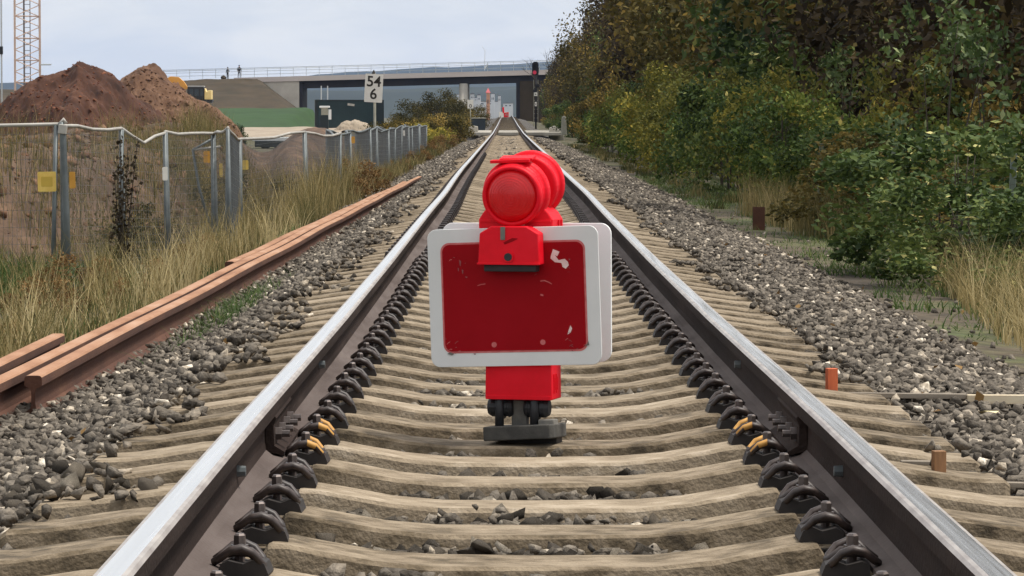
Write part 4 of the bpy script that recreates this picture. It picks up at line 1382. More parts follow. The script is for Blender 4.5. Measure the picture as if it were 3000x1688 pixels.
b = MB(); b.prism([(x1 + 0.02, zz3), (x2, zz3), (x2, zz2 + 0.1), (x2 - 0.25, zz2 + 0.1), (x1 + 0.2, zz2 - 0.05), (x1 + 0.02, zz2 + 0.3)], -0.9, 0.9); b.build('engine_cover', 'digger_yellow', root, bevel=0.04)
b = MB(); b.box(((x0 + x2) / 2, 0, z0 - 0.16), (x2 - x0 + 0.2, 1.9, 0.3)); b.build('deck', 'digger_black', root, bevel=0.03)
for s in (-1, 1):
    b = MB()
    b.prism([(x0 - 0.2, 0.0), (x2 + 0.2, 0.0), (x2 + 0.55, 0.35), (x2 + 0.2, 0.75), (x0 - 0.2, 0.75), (x0 - 0.55, 0.35)], s * 0.95 - 0.25, s * 0.95 + 0.25)
    b.build('crawler_track', 'digger_black', root, bevel=0.05)
b = MB(); b.box(((x0 + x2) / 2, 0, 0.9), (0.9, 0.9, max(0.3, z0 - 0.9))); b.build('slew_ring', 'digger_black', root)
pts = [el(549, 262), el(541, 262), el(523, 250), el(505, 248), el(470, 262), el(440, 300), el(443, 285), el(470, 240), el(500, 224), el(524, 226), el(540, 240), el(549, 254)]
b = MB(); b.prism(pts, -0.22, 0.22); bo = b.build('boom', 'digger_orange', root, bevel=0.03)
a, c = el(508, 243), el(541, 264)
b = MB(); b.tube([(a[0], -0.34, a[1]), (c[0], -0.34, c[1])], 0.09, 8); b.build('lift_cylinder', 'rust_dark', bo)
a, c = el(440, 296), el(432, 350)
b = MB(); b.prism([(a[0] - 0.3, a[1]), (a[0] + 0.3, a[1] + 0.3), (c[0] + 0.25, 1.0), (c[0] - 0.1, 1.0)], -0.2, 0.2); st_ = b.build('stick', 'digger_orange', root, bevel=0.03)
b = MB(); b.prism([(c[0] - 0.5, 0.1), (c[0] + 0.4, 0.0), (c[0] + 0.3, 1.0), (c[0] - 0.1, 1.05)], -0.5, 0.5); b.build('bucket', 'digger_black', root, bevel=0.03)

# ---------------------------------------------------------------- road bridge
A, B = at(751, VPY, 475.5), at(1650, VPY, 475)
dirv = Vector((B.x - A.x, B.y - A.y, 0)); LB = dirv.length
ang = math.atan2(dirv.y, dirv.x)
zA, zB = hgt(227, 477), hgt(203, 474)
slope = (zB - zA) / LB
bridge = thing('road_bridge', 'flat concrete road bridge with dark girder crossing over the railway', 'bridge', (A.x, A.y, 0), ang)
def bl(u, v=None):
    """picture column -> distance along the bridge"""
    t = (u - VPX) / FP
    # A + s*dir = (CAMX + t*y, y)
    dx_, dy_ = dirv.x / LB, dirv.y / LB
    s = (CAMX + t * A.y - A.x) / (dx_ - t * dy_)
    return s
def beam(name, s0, s1, top, thick, y0, y1, mat, parent=bridge):
    z0a, z1a = zA + slope * s0 + top, zA + slope * s1 + top
    bb = MB(); bb.prism([(s0, z0a - thick), (s1, z1a - thick), (s1, z1a), (s0, z0a)], y0, y1)
    return bb.build(name, mat, parent)
SR = LB + 34
beam('deck_edge', -3, SR, 0.0, 0.66, 0.0, 0.5, 'bridge_edge')
beam('deck', -3, SR, -0.12, 0.5, 0.5, 9.5, 'bridge_pale')
beam('deck_edge', -3, SR, 0.0, 0.66, 9.5, 10.0, 'bridge_edge')
sAb = bl(877)
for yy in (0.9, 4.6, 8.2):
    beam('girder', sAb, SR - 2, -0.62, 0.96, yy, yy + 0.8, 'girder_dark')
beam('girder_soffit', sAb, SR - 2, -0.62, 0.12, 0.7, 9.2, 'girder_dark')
# abutment with wing wall
zt = zA - 0.66
s0, s1 = bl(757), bl(877)
zbot = hgt(318, 480)
b = MB(); b.prism([(s0, zA + slope * s0 - 0.66), (s1, zA + slope * s1 - 0.66), (s1, zbot - 3), (s1 - 0.8, zbot - 3), (s1 - 0.8, zbot)], 0.2, 0.8)
b.build('wing_wall', 'bridge_pale', bridge)
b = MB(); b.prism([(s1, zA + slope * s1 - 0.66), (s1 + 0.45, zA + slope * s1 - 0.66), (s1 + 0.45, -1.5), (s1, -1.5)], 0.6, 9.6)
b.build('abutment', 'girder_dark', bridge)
sp = bl(1358)
for yy in (1.3, 5.0, 8.6):
    b = MB(); b.tube([(sp, yy, -1.5), (sp, yy, zA + slope * sp - 1.55)], 0.62, 20, caps=True)
    b.build('pier', 'bridge_pale', bridge, smooth=True)
s2 = bl(1512)
b = MB(); b.prism([(s2, -1.5), (s2 + 0.5, -1.5), (s2 + 0.5, zB - 1.5), (s2, zB - 1.5)], 0.8, 9.4)
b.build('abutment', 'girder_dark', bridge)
b = MB(); b.prism([(s2 + 0.5, -1.5), (s2 + 30, -1.5), (s2 + 30, zB - 0.7), (s2 + 0.5, zB - 1.6)], 0.3, 9.3)
b.build('earth_fill', 'embankment_soil', bridge)
rail_root = beam('railing_rail', -16, SR, 1.30, 0.07, 0.15, 0.23, 'railing_grey')
beam('railing_rail', -16, SR, 0.86, 0.05, 0.16, 0.22, 'railing_grey')
beam('railing_rail', -16, SR, 0.42, 0.05, 0.16, 0.22, 'railing_grey')
beam('railing_rail', -16, SR, 1.30, 0.07, 9.75, 9.83, 'railing_grey')
s = -16.0
k = 0
while s < SR:
    z_ = zA + slope * s
    b = MB(); b.box((s, 0.19, z_ + 0.62), (0.055, 0.055, 1.26)); b.build('railing_post', 'railing_grey', bridge)
    s += 1.75
s = -3.0
b = MB(); b.tube([(bl(1416), 9.9, zB), (bl(1416) + 0.05, 9.9, zB + 2.7), (bl(1416) - 0.35, 9.9, zB + 3.3)], [0.05, 0.04, 0.03], 6)
b.tube([(bl(1416), 9.9, zB + 0.2), (bl(1416) + 0.4, 9.9, zB + 0.9)], 0.09, 6)
q = b.build('sign_gantry', 'railing_grey', bridge)

# road embankment carrying the bridge at the left


def emb_z(X, Y):
    crest = np.interp(X, [-90, -62, -46, A.x - 6, A.x, 0], [1.0, 4.6, 6.05, zA - 0.25, zA - 0.35, zA - 0.3])
    crest = np.interp(X, [lat(300, 477), lat(480, 477), lat(560, 477), lat(620, 477), lat(690, 477), lat(751, 477), 0], [hgt(262, 477), hgt(244, 477), hgt(235, 477), hgt(231, 477), hgt(229, 477), hgt(229, 477), hgt(229, 477)])
    toe = 2.2
    s_edge = lat(757, 477); e_edge = lat(877, 476)
    # the flank drops to the toe in front and towards the abutment on the right
    front = np.interp(Y, [454, 476, 497, 520], [0, 1, 1, 0])
    side = 1 - np.clip((X - s_edge) / (e_edge - s_edge), 0, 1)
    t = np.minimum(front, np.where(X > s_edge, side, 1.0))
    z = toe + (crest - toe) * t
    return z + fbm(X, Y, 15, 5, 0.25) * 0.28 * t
xs = np.linspace(-95, lat(876, 476), 120); ys = np.linspace(454, 476.9, 36)
tag(obj('road_embankment', grid_mesh('road_embankment', xs, ys, emb_z, 'embankment_soil')), 'brown earth embankment leading up to the bridge', 'embankment')


def meadow_z(X, Y):
    t = smooth01((Y - 372) / 92.0)
    e = smooth01((lat(930, 440) - X) / 2.0)
    return ground_z(X, Y) - 0.15 + (2.45 * t + 0.22) * e + fbm(X, Y, 4, 4, 0.3) * 0.12
xs = np.linspace(-95, lat(935, 440), 80); ys = np.linspace(372, 458, 60)
kind(obj('grass_slope', grid_mesh('grass_slope', xs, ys, meadow_z, 'meadow')), 'structure')
# pale building-site track in front of the meadow
def road_z(X, Y):
    return ground_z(X, Y) + 0.12 + fbm(X, Y, 8, 3, 0.4) * 0.10
kind(obj('site_road', grid_mesh('site_road', np.linspace(-75, -13, 70), np.linspace(255, 372, 60), road_z, 'sand')), 'structure')

# ---------------------------------------------------------------- people on the embankment


def person(label, u, v_feet, d, height, clothes, lean, group=None):
    q = at(u, v_feet, d)
    root = thing('person', label, 'person', (q.x, d, q.z), R(20 if lean > 0 else -35))
    k = height / 1.75
    J = [((0, 0, .95), .15), ((0, .0, 1.18), .15), ((0, .02, 1.40), .17), ((0, .02, 1.50), .07), ((0, .0, 1.58), .085), ((0, -.01, 1.68), .095),
         ((.10, 0, .90), .10), ((.12, -.03, .50), .07), ((.13, .02, .09), .05), ((.14, -.12, .05), .045),
         ((-.10, 0, .90), .10), ((-.12, .04, .50), .07), ((-.14, .10, .09), .05), ((-.15, -.02, .05), .045),
         ((.20, .01, 1.40), .065), ((.27, .04, 1.14), .05), ((.22, -.14, 1.0), .038), ((.20, -.20, .98), .035),
         ((-.20, .01, 1.40), .065), ((-.28, .05, 1.14), .05), ((-.25, -.10, .92), .038), ((-.24, -.14, .87), .035)]
    E = [(0, 1), (1, 2), (2, 3), (3, 4), (4, 5), (0, 6), (6, 7), (7, 8), (8, 9), (0, 10), (10, 11), (11, 12), (12, 13), (2, 14), (14, 15), (15, 16), (16, 17), (2, 18), (18, 19), (19, 20), (20, 21)]
    me = bpy.data.meshes.new('body')
    me.from_pydata([Vector(p) * k for p, r in J], E, [])
    o = bpy.data.objects.new('body', me); COL.objects.link(o)
    sk = o.modifiers.new('skin', 'SKIN')
    for i, (p, r) in enumerate(J):
        me.skin_vertices[0].data[i].radius = (r * k, r * k)
    me.skin_vertices[0].data[0].use_root = True
    ss = o.modifiers.new('sub', 'SUBSURF'); ss.levels = 1; ss.render_levels = 1
    dg = bpy.context.evaluated_depsgraph_get()
    em = bpy.data.meshes.new_from_object(o.evaluated_get(dg))
    bpy.data.objects.remove(o)
    em.materials.clear(); em.materials.append(MATS[clothes]); em.materials.append(MATS['skin'])
    for pl in em.polygons:
        c = pl.center / k
        pl.material_index = 1 if (c.z > 1.50 or (abs(c.x) > 0.19 and c.z < 1.02 and c.y < -0.08)) else 0
        pl.use_smooth = True
    obj('body', em, root)
    b = MB()
    vs = []
    b2 = bmesh.new(); bmesh.ops.create_icosphere(b2, subdivisions=2, radius=0.112 * k)
    b2.verts.ensure_lookup_table()
    b.add([(v.co.x, v.co.y + 0.012 * k, v.co.z * 0.95 + 1.70 * k) for v in b2.verts if True], [[v.index for v in f.verts] for f in b2.faces if f.calc_center_median().z > 0.0 or f.calc_center_median().y > 0.04 * k])
    b2.free()
    b.build('hair', 'hair_dark', root, smooth=True)
    return root


person('person in dark clothing standing on the embankment next to the bridge railing', 701, 229.5, 476.6, 1.74, 'cloth_dark', 1)
person('person in grey jacket standing on the embankment left of the other person', 667, 232.5, 476.6, 1.62, 'cloth_grey', -1)
p = at(655, 229, 476.5)
bm = bmesh.new(); bmesh.ops.create_icosphere(bm, subdivisions=2, radius=0.36)
for v in bm.verts:
    v.co *= 1 + 0.18 * math.sin(v.co.x * 19 + v.co.y * 11 + v.co.z * 7)
me = bpy.data.meshes.new('boulder'); bm.to_mesh(me); bm.free(); me.materials.append(MATS['embankment_soil'])
tag(obj('boulder', me, None, (p.x, 476.5, p.z)), 'dark boulder on top of the embankment beside the people', 'rock')

# ---------------------------------------------------------------- container, sand heap, trailer
DC = 312.0
c0, c1 = at(792 * K, 378, DC), at(962 * K, 378, DC)
zt = hgt(251 * K, DC)
root = thing('shipping_container', 'dark green site container beyond the sand heap', 'container', (c0.x, DC, c0.z), R(4))
Lc, hc = c1.x - c0.x, zt - c0.z
sp_ = Lc * 0.86
b = MB(); b.box((sp_ / 2 + 0.3, 1.2, hc / 2), (sp_, 2.4, hc)); bx_ = b.build('box_body', 'container_green', root, bevel=0.02)
b = MB()
n = 26
for k in range(n):
    b.box((0.5 + (sp_ - 0.5) * k / n, -0.03, hc / 2), (0.10, 0.05, hc - 0.3))
b.build('corrugations', 'container_green', root)
b = MB(); b.box((0.15, 1.2, hc / 2), (0.28, 2.45, hc + 0.02)); b.box((sp_ + 0.6, 1.25, hc / 2), (0.75, 2.2, hc - 0.04)); b.build('end_frame', 'container_dark', root)
b = MB(); b.box((sp_ * 0.62, -0.07, hc * 0.83), (0.62, 0.03, 0.20), (0, R(8), 0)); b.build('vent_cover', 'galvanised_pale', root)
for zz in (0.06, hc - 0.06):
    b = MB(); b.box((sp_ / 2 + 0.3, -0.05, zz), (sp_, 0.08, 0.12)); b.build('frame_rail', 'container_dark', root)
# site cabinet in front of it
q = at(815 * K, 390, 296)
root = thing('site_cabinet', 'white capped electrical cabinet in front of the container', 'cabinet', (q.x, 296, q.z))
h1, h2 = hgt(285 * K, 296) - q.z, hgt(272 * K, 296) - q.z
b = MB(); b.box((0, 0, h1 / 2 - 0.6), (0.75, 0.5, h1 + 0.8)); b.build('cabinet_body', 'container_dark', root, bevel=0.02)
b = MB(); b.box((0.05, -0.04, (h1 + h2) / 2), (0.55, 0.5, h2 - h1 + 0.3)); b.build('cabinet_front', 'post_grey', root, bevel=0.02)
b = MB(); b.box((0.05, 0, h2 + 0.1), (0.85, 0.7, 0.16)); b.build('cabinet_cap', 'white_paint', root, bevel=0.03)
b = MB(); b.box((0.5, -0.2, h1 - 0.1), (0.24, 0.05, 0.85)); b.build('notice_board', 'white_paint', root)
for u, lab, hh in ((824, 'thin pale pole standing behind the container', 112), (808, 'shorter thin pale pole behind the container', 118)):
    q = at(u * K * 0.9725 if False else u * K, 352, 330)
    top = hgt(hh * K * 2.0 if False else 216 * K, 330)
    b = MB(); b.tube([(0, 0, 0), (0, 0, top + 0.5)], [0.07, 0.05], 8)
    tag(b.build('pole', 'railing_grey', None, loc=(q.x, 330, -0.5)), lab, 'pole')
heap('sand_heap', 'pale sand heap in front of the dark green container', 285, [(820, 345), (842, 325), (858, 308), (876, 302), (900, 301), (912, 305), (925, 312), (938, 330), (946, 345)], 'sand', 61, slope=0.75, floor=-0.75)
# flatbed trailer seen through the gap in the bank
q = at(690 * K, 345 * K, 215)
root = thing('flatbed_trailer', 'white topped flatbed trailer in the gap of the earth bank', 'trailer', (q.x, 215, -1.02), R(3))
zt = hgt(350 * K, 215) + 1.02
b = MB(); b.box((0, 0.9, zt), (2.7, 2.0, 0.22)); b.build('bed', 'white_paint', root, bevel=0.02)
b = MB(); b.box((0, 0.7, zt - 0.30), (2.4, 1.9, 0.38)); b.build('chassis', 'container_dark', root, bevel=0.02)
for sx in (-0.55, 0.25):
    for yy in (0.1, 1.7):
        b = MB(); b.tube([(sx, yy - 0.12, 0.36), (sx, yy + 0.12, 0.36)], 0.36, 18); w_ = b.build('wheel', 'black_rubber', root)
        b = MB(); b.tube([(sx, yy - 0.135, 0.36), (sx, yy + 0.135, 0.36)], 0.17, 12); b.build('rim', 'galvanised', w_)
b = MB(); b.tube([(1.2, 0.9, zt - 0.2), (2.3, 0.9, 0.45)], 0.05, 8); b.build('drawbar', 'container_dark', root)

# ---------------------------------------------------------------- kilometre boards


def text_mesh(txt, size, mat, parent, loc, width=None):
    cu = bpy.data.curves.new('text', 'FONT')
    cu.body = txt; cu.size = size; cu.align_x = 'CENTER'; cu.align_y = 'CENTER'; cu.extrude = 0.002; cu.offset = 0.006
    o = bpy.data.objects.new('text', cu); COL.objects.link(o)
    dg = bpy.context.evaluated_depsgraph_get()
    me = bpy.data.meshes.new_from_object(o.evaluated_get(dg))
    bpy.data.objects.remove(o)
    me.materials.clear(); me.materials.append(MATS[mat])
    t = obj('digits', me, parent, loc, (R(90), 0, 0))
    return t


DK = 92.0
p = at(940 * K, 222 * K, DK)
root = thing('kilometre_board', 'white kilometre board reading 54 over 6 on a grey post', 'railway sign', (p.x, DK, -0.95))
zc_ = p.z + 0.95
wb_, hb_ = 45 * K * DK / FP, 71 * K * DK / FP
b = MB(); b.prism(rrect(wb_, hb_, 0.02, 3), -0.012, 0.012)
pl = b.build('board', 'plate_white', root, loc=(0, -0.05, zc_), rot=(0, R(3.2), 0))
text_mesh('54', hb_ * 0.52, 'ink', pl, (-0.005, -0.0155, hb_ * 0.22))
text_mesh('6', hb_ * 0.52, 'ink', pl, (0.0, -0.0155, -hb_ * 0.22))
b = MB(); b.tube([(0.03, 0, -0.3), (0.02, 0, zc_ + hb_ / 2 + 0.03)], 0.035, 10); b.build('post', 'post_grey', root, smooth=True)
b = MB(); b.tube([(0.0, -0.0, zc_ + hb_ / 2), (0.0, 0, zc_ + hb_ / 2 + 0.05), (0.0, 0, zc_ + hb_ / 2 + 0.11)], [0.055, 0.04, 0.006], 8); b.build('post_cap', 'ink', root)


def small_board(label, u, v, w, h, d, mark):
    q = at(u * K, v * K, d)
    root = thing('track_board', label, 'railway sign', (q.x, d, float(track_z(d)) - 0.5))
    zz = q.z - root.location.z
    k = K * d / FP
    bb = MB(); bb.prism(rrect(w * k, h * k, 0.02, 3), -0.012, 0.012); pb = bb.build('board', 'plate_white', root, loc=(0, -0.06, zz))
    if mark == 'digit':
        bb = MB(); bb.tube([(0.11 * math.cos(t) * 0.7, -0.015, -h * k * 0.2 + 0.11 * math.sin(t)) for t in np.linspace(0, 6.2, 13)], 0.025, 6); bb.build('mark', 'ink', pb)
    if mark == 'bar':
        bb = MB(); bb.box((0, -0.015, 0), (0.07, 0.006, h * k * 0.5)); bb.build('mark', 'post_grey', pb)
    bb = MB(); bb.tube([(0, 0, 0), (0, 0, zz + h * k * 0.4)], 0.04, 8); bb.build('post', 'post_grey', root, smooth=True)
    return root
small_board('small white board with a dark round mark beyond the hedge', 1183, 262, 15, 22, 250, 'digit')
small_board('small white board with a grey bar near the far track end', 1216, 279, 10, 17, 330, 'bar')

# ---------------------------------------------------------------- main signal at the right
DS = 280.0
p = at(1346 * K, 173 * K, DS)
zg = float(track_z(DS)) - 0.5
root = thing('main_signal', 'tall black railway signal showing red before the bridge', 'railway signal', (p.x, DS, zg))
zz = p.z - zg
b = MB(); b.prism([(-0.26, zz - 0.50), (0.26, zz - 0.50), (0.26, zz + 0.40), (0.12, zz + 0.56), (-0.12, zz + 0.56), (-0.26, zz + 0.40)], -0.06, 0.06); sh = b.build('screen', 'signal_black', root)
for s, zo in ((0, 0.22), (0.0, -0.30)):
    b = MB(); b.tube([(-0.05, -0.07, zz + zo), (-0.05, -0.22, zz + zo)], 0.13, 14, caps=False); b.build('visor', 'signal_black', root)
b = MB(); b.tube([(-0.05, -0.065, zz - 0.30), (-0.05, -0.09, zz - 0.30)], 0.15, 14); b.build('red_lamp', 'red_light', root)
b = MB(); b.tube([(0.05, 0.1, 0), (0.05, 0.1, zz + 0.3)], 0.07, 10); b.build('post', 'signal_black', root, smooth=True)
z2 = hgt(205 * K, DS) - zg
b = MB(); b.box((0.15, 0.0, z2 - 0.35), (0.34, 0.16, 0.26)); b.box((-0.06, 0.0, z2 - 0.75), (0.26, 0.14, 0.24)); b.build('relay_boxes', 'signal_black', root)
for v, w_, h_ in ((237, 0.25, 0.28), (262, 0.16, 0.34)):
    z3 = hgt(v * K, DS) - zg
    b = MB(); b.box((0.04, -0.05, z3), (w_, 0.03, h_)); pq = b.build('number_plate', 'plate_white', root)
    b = MB(); b.box((0.04, -0.068, z3 - 0.01), (w_ * 0.35, 0.004, h_ * 0.4)); b.build('plate_mark', 'ink', pq)
b = MB()
for k in range(9):
    b.tube([(-0.12, 0.2, 0.6 + 0.35 * k), (0.22, 0.2, 0.6 + 0.35 * k)], 0.018, 5)
b.tube([(-0.12, 0.2, 0.3), (-0.12, 0.2, 4)], 0.02, 5); b.tube([(0.22, 0.2, 0.3), (0.22, 0.2, 4)], 0.02, 5)
b.build('ladder', 'post_grey', root)

# red and white barrier far down the line
DB = 395.0
p = at(1268 * K, 342, DB)
root = thing('track_barrier', 'small red and white barrier standing far down the line', 'barrier', (p.x, DB, float(track_z(DB)) - 0.2))
b = MB(); b.prism(rrect(1.15, 0.62, 0.06, 3), -0.02, 0.02); pb = b.build('board', 'plate_white', root, loc=(0, 0, 0.62))
b = MB(); b.prism([(-0.05, -0.30), (0.5, -0.30), (0.5, 0.28), (-0.05, 0.20)], -0.03, -0.022); b.build('red_field', 'signal_red', pb)
b = MB(); b.prism([(0.05, -0.08), (0.48, -0.14), (0.46, 0.12), (0.12, 0.16)], -0.036, -0.031); b.build('pale_field', 'scuff_pink', pb)
b = MB(); b.tube([(-0.1, 0, 0.8), (-0.12, 0, 1.45)], 0.1, 8); b.build('lamp', 'signal_red', root)
for s in (-1, 1):
    b = MB(); b.tube([(s * 0.4, 0, 0.0), (s * 0.4, 0, 0.5)], 0.04, 6); b.build('leg', 'post_grey', root)

# ---------------------------------------------------------------- crossing panels and rubble beyond the fence
for lab, u0, u1 in (('pale concrete crossing slab left of the rails', 1374, 1438), ('pale concrete crossing slab between the rails', 1460, 1518), ('pale concrete crossing slab right of the rails', 1540, 1640)):
    d0, d1 = 184.0, 203.0
    xa, xb = lat(u0, 190), lat(u1, 190)
    zz = float(track_z(195))
    b = MB()
    m_ = 4
    for k in range(m_):
        ya, yb = d0 + (d1 - d0) * k / m_, d0 + (d1 - d0) * (k + 1) / m_ - 0.15
        b.box(((xa + xb) / 2, (ya + yb) / 2, float(track_z((ya + yb) / 2)) - 0.13), (xb - xa, yb - ya, 0.18))
    tag(b.build('crossing_slab', 'crossing_concrete', None, bevel=0.03), lab, 'concrete slab')
for lab, u, v, sx, sz in (('pale concrete block at the left end of the crossing', 1190, 323, 0.55, 0.22), ('pale concrete block at the right end of the crossing', 1391, 327, 0.5, 0.36), ('white edge slab tilted at the right of the crossing', 1408, 331, 0.45, 0.3)):
    q = at(u * K, v * K, 186)
    b = MB(); b.prism([(-sx / 2, -0.5), (sx / 2, -0.5), (sx * 0.45, sz * 0.5), (0.05, sz * 0.62), (-sx * 0.42, sz * 0.3)], -0.3, 0.3)
    tag(b.build('concrete_block', 'crossing_concrete', None, bevel=0.03, loc=q), lab, 'concrete block')
q = at(1418 * K, 308 * K, 170)
b = MB(); b.prism([(-0.14, -0.6), (0.14, -0.6), (0.11, 0.25), (0.0, 0.32), (-0.11, 0.25)], -0.12, 0.12)
tag(b.build('marker_stone', 'post_grey', None, bevel=0.02, loc=q), 'grey concrete marker post below the right hand trees', 'post')
# dark relay cabinet left of the far track
q = at(1203 * K, 300 * K, 230)
root = thing('relay_cabinet', 'dark grey trackside cabinet left of the far rails', 'cabinet', (q.x, 230, float(track_z(230)) - 0.55))
b = MB(); b.box((0, 0, 0.55), (0.9, 0.5, 1.1)); cb = b.build('cabinet_body', 'door_blue', root, bevel=0.03)
b = MB(); b.box((0, 0, 1.13), (1.0, 0.6, 0.07)); b.build('cabinet_roof', 'post_grey', root, bevel=0.02)
for s in (-1, 1):
    b = MB(); b.box((s * 0.22, -0.258, 0.55), (0.41, 0.012, 0.95)); b.build('cabinet_door', 'door_blue', cb)

# ---------------------------------------------------------------- far town
rg = random.Random(5)
def house(label, u0, u1, v0, v1, d, wall, roof, kind_='flat', dep=8):
    a, c = at(u0, v1, d), at(u1, v1, d)
    h = hgt(v0, d) - a.z
    w = c.x - a.x
    root = thing('house', label, 'building', (a.x, d, a.z - 6))
    b = MB(); b.box((w / 2, dep / 2, h / 2 + 3), (w, dep, h + 6)); b.build('wall', wall, root)
    if kind_ == 'flat':
        b = MB(); b.box((w / 2, dep / 2, h + 6.12), (w + 0.3, dep + 0.3, 0.3))
    elif kind_ == 'gable':
        b = MB(); b.prism([(-0.4, h + 6), (w + 0.4, h + 6), (w / 2, h + 6 + w * 0.42)], -0.3, dep + 0.3)
    else:
        b = MB(); b.add([(-0.3, -0.3, h + 6), (w + 0.3, -0.3, h + 6), (w + 0.3, dep, h + 6), (-0.3, dep, h + 6), (w / 2, dep / 2, h + 6 + w * 1.5)], [(0, 1, 4), (1, 2, 4), (2, 3, 4), (3, 0, 4), (0, 3, 2, 1)])
    b.build('roof', roof, root)
    for k in range(2):
        b = MB(); b.box((w * (0.3 + 0.4 * k), -0.03, h * 0.55 + 6), (w * 0.16, 0.06, h * 0.2)); b.build('window', 'door_blue', root)
    return root
DT = 1500.0
house('narrow white far house left of the bridge pier', 1339, 1348, 277, 293, DT, 'house_white', 'roof_grey')
house('white far house just right of the bridge pier', 1378, 1389, 276, 297, DT, 'house_white', 'roof_grey', 'gable')
house('low white far house between two taller ones', 1390, 1402, 287, 300, DT + 30, 'house_white', 'roof_grey')
house('white gabled far house left of the orange tower', 1398, 1408, 279, 303, DT, 'house_white', 'roof_grey', 'gable')
house('slim orange far tower with a pointed red roof', 1425, 1435, 272, 330, DT - 20, 'house_orange', 'roof_red', 'spire')
house('tall white far house behind the orange tower', 1438, 1449, 275, 306, DT + 20, 'house_white', 'roof_grey')
house('low broad white far hall behind the town', 1386, 1466, 298, 312, DT + 80, 'house_white', 'roof_grey')
house('narrow white far house right of the orange tower', 1459, 1467, 281, 306, DT, 'house_white', 'roof_grey')
house('broad pale far hall at the end of the line', 1474, 1503, 303, 318, DT + 60, 'house_white', 'roof_grey')

# ---------------------------------------------------------------- plants


def leaf_cloud(P, size, tint, upbias=0.35, aspect=0.55, fold=0.25):
    """diamond leaves at P"""
    n = len(P)
    t = RNG.normal(size=(n, 3)); t[:, 2] -= 0.25; t /= np.linalg.norm(t, axis=1)[:, None]
    nr = RNG.normal(size=(n, 3)); nr[:, 2] += upbias * 2.2; nr[:, 1] -= 0.35
    s = np.cross(t, nr); s /= np.linalg.norm(s, axis=1)[:, None] + 1e-9
    nn = np.cross(s, t)
    L = (size if np.ndim(size) else np.full(n, size))[:, None]
    w = L * aspect * 0.5
    V = np.stack([P - t * L * 0.5, P + s * w + nn * w * fold, P + t * L * 0.5, P - s * w + nn * w * fold], 1).reshape(-1, 3)
    i = np.arange(n) * 4
    F = np.concatenate([np.stack([i, i + 1, i + 2], 1), np.stack([i, i + 2, i + 3], 1)])
    return V, F, np.repeat(tint, 4)


def crown_points(n, rx, ry, z0, z1, seed, lobes=26, spread=0.22, open_=0.0, shell=0.62):
    """points in leafy lobes that fill an uneven crown between z0 and z1"""
    rg = np.random.default_rng(seed)
    c = rg.normal(size=(lobes, 3)); c /= np.linalg.norm(c, axis=1)[:, None]
    rad = rg.uniform(shell, 1.0, lobes)[:, None]
    c = c * rad
    low = c[:, 2] < 0
    c[low, 0] *= 1.08; c[low, 1] *= 1.08
    sz = rg.uniform(0.6, 1.35, lobes) * spread
    k = rg.integers(0, lobes, n)
    q = rg.normal(size=(n, 3)); q /= np.linalg.norm(q, axis=1)[:, None]
    q *= (rg.random(n) ** 0.45)[:, None] * sz[k][:, None]
    p = c[k] + q
    hz = (z1 - z0) / 2
    P = np.stack([p[:, 0] * rx, p[:, 1] * ry, z0 + hz + p[:, 2] * hz], 1)
    P[:, 2] = np.maximum(P[:, 2], 0.03 + 0.1 * rg.random(n))
    lob_t = rg.normal(0, 0.16, lobes)
    return P, lob_t[k], p


def make_tree(seed, height, rx, base, n, leaf, mat, label, trunk_r=0.16, tint0=0.45, name='tree', cat='tree', group=None, lobes=40, spread=0.24, stems=1, autumn=0.06):
    rg = random.Random(seed)
    root = thing(name, label, cat, (0, 0, 0), 0, group)
    if group in (GT, GS):
        root['look'] = label
    b = MB()
    for s in range(stems):
        a = rg.uniform(0, 6.28); r0 = 0.0 if stems == 1 else rg.uniform(0.05, 0.35) * rx * 0.5
        x0, y0 = r0 * math.cos(a), r0 * math.sin(a)
        top = height * rg.uniform(0.75, 0.92)
        lean = rg.uniform(0.03, 0.16) * height * (1 if stems > 1 else 0.5)
        pts = [(x0 + lean * t * t * math.cos(a) + 0.04 * height * 0.1 * math.sin(7 * t), y0 + lean * t * t * math.sin(a), -0.15 + top * t) for t in np.linspace(0, 1, 7)]
        tr = trunk_r * (1.0 if stems == 1 else rg.uniform(0.6, 1.0))
        b.tube(pts, [tr * (1 - 0.85 * t) for t in np.linspace(0, 1, 7)], 7)
        for k in range(9 if stems == 1 else 4):
            t = rg.uniform(0.22, 0.9)
            px, py, pz = [np.interp(t, np.linspace(0, 1, 7), [q[i] for q in pts]) for i in range(3)]
            aa = rg.uniform(0, 6.28); l = rx * rg.uniform(0.5, 0.95) * (1.1 - 0.5 * t)
            b.tube([(px, py, pz), (px + l * .5 * math.cos(aa), py + l * .5 * math.sin(aa), pz + l * .28), (px + l * math.cos(aa), py + l * math.sin(aa), pz + l * .42)],
                   [tr * 0.42 * (1 - 0.6 * t), tr * 0.24 * (1 - .6 * t), tr * 0.06], 5)
    b.build('trunk', 'bark', root, smooth=True)
    P, lt, pn = crown_points(n, rx, rx, base, height, seed, lobes, spread)
    tint = tint0 + 1.25 * lt + RNG.normal(0, 0.13, n) + 0.06 * pn[:, 2]
    yel = RNG.random(n) < autumn
    tint[yel] += RNG.uniform(0.25, 0.6, yel.sum())
    V, F, TT = leaf_cloud(P, leaf * RNG.uniform(0.65, 1.3, n), np.clip(tint, 0, 1))
    obj('crown', np_mesh('crown', V, F, mat, TT), root)
    return root


def where(y):
    for lim, txt in ((31, 'above the golden grass clumps'), (48, 'beside the rusty stub post'), (80, 'beyond the rusty stub post'), (125, 'before the grey marker post'),
                     (180, 'by the grey marker post'), (235, 'beside the concrete crossing'), (1e9, 'near the black signal')):
        if y < lim:
            return txt


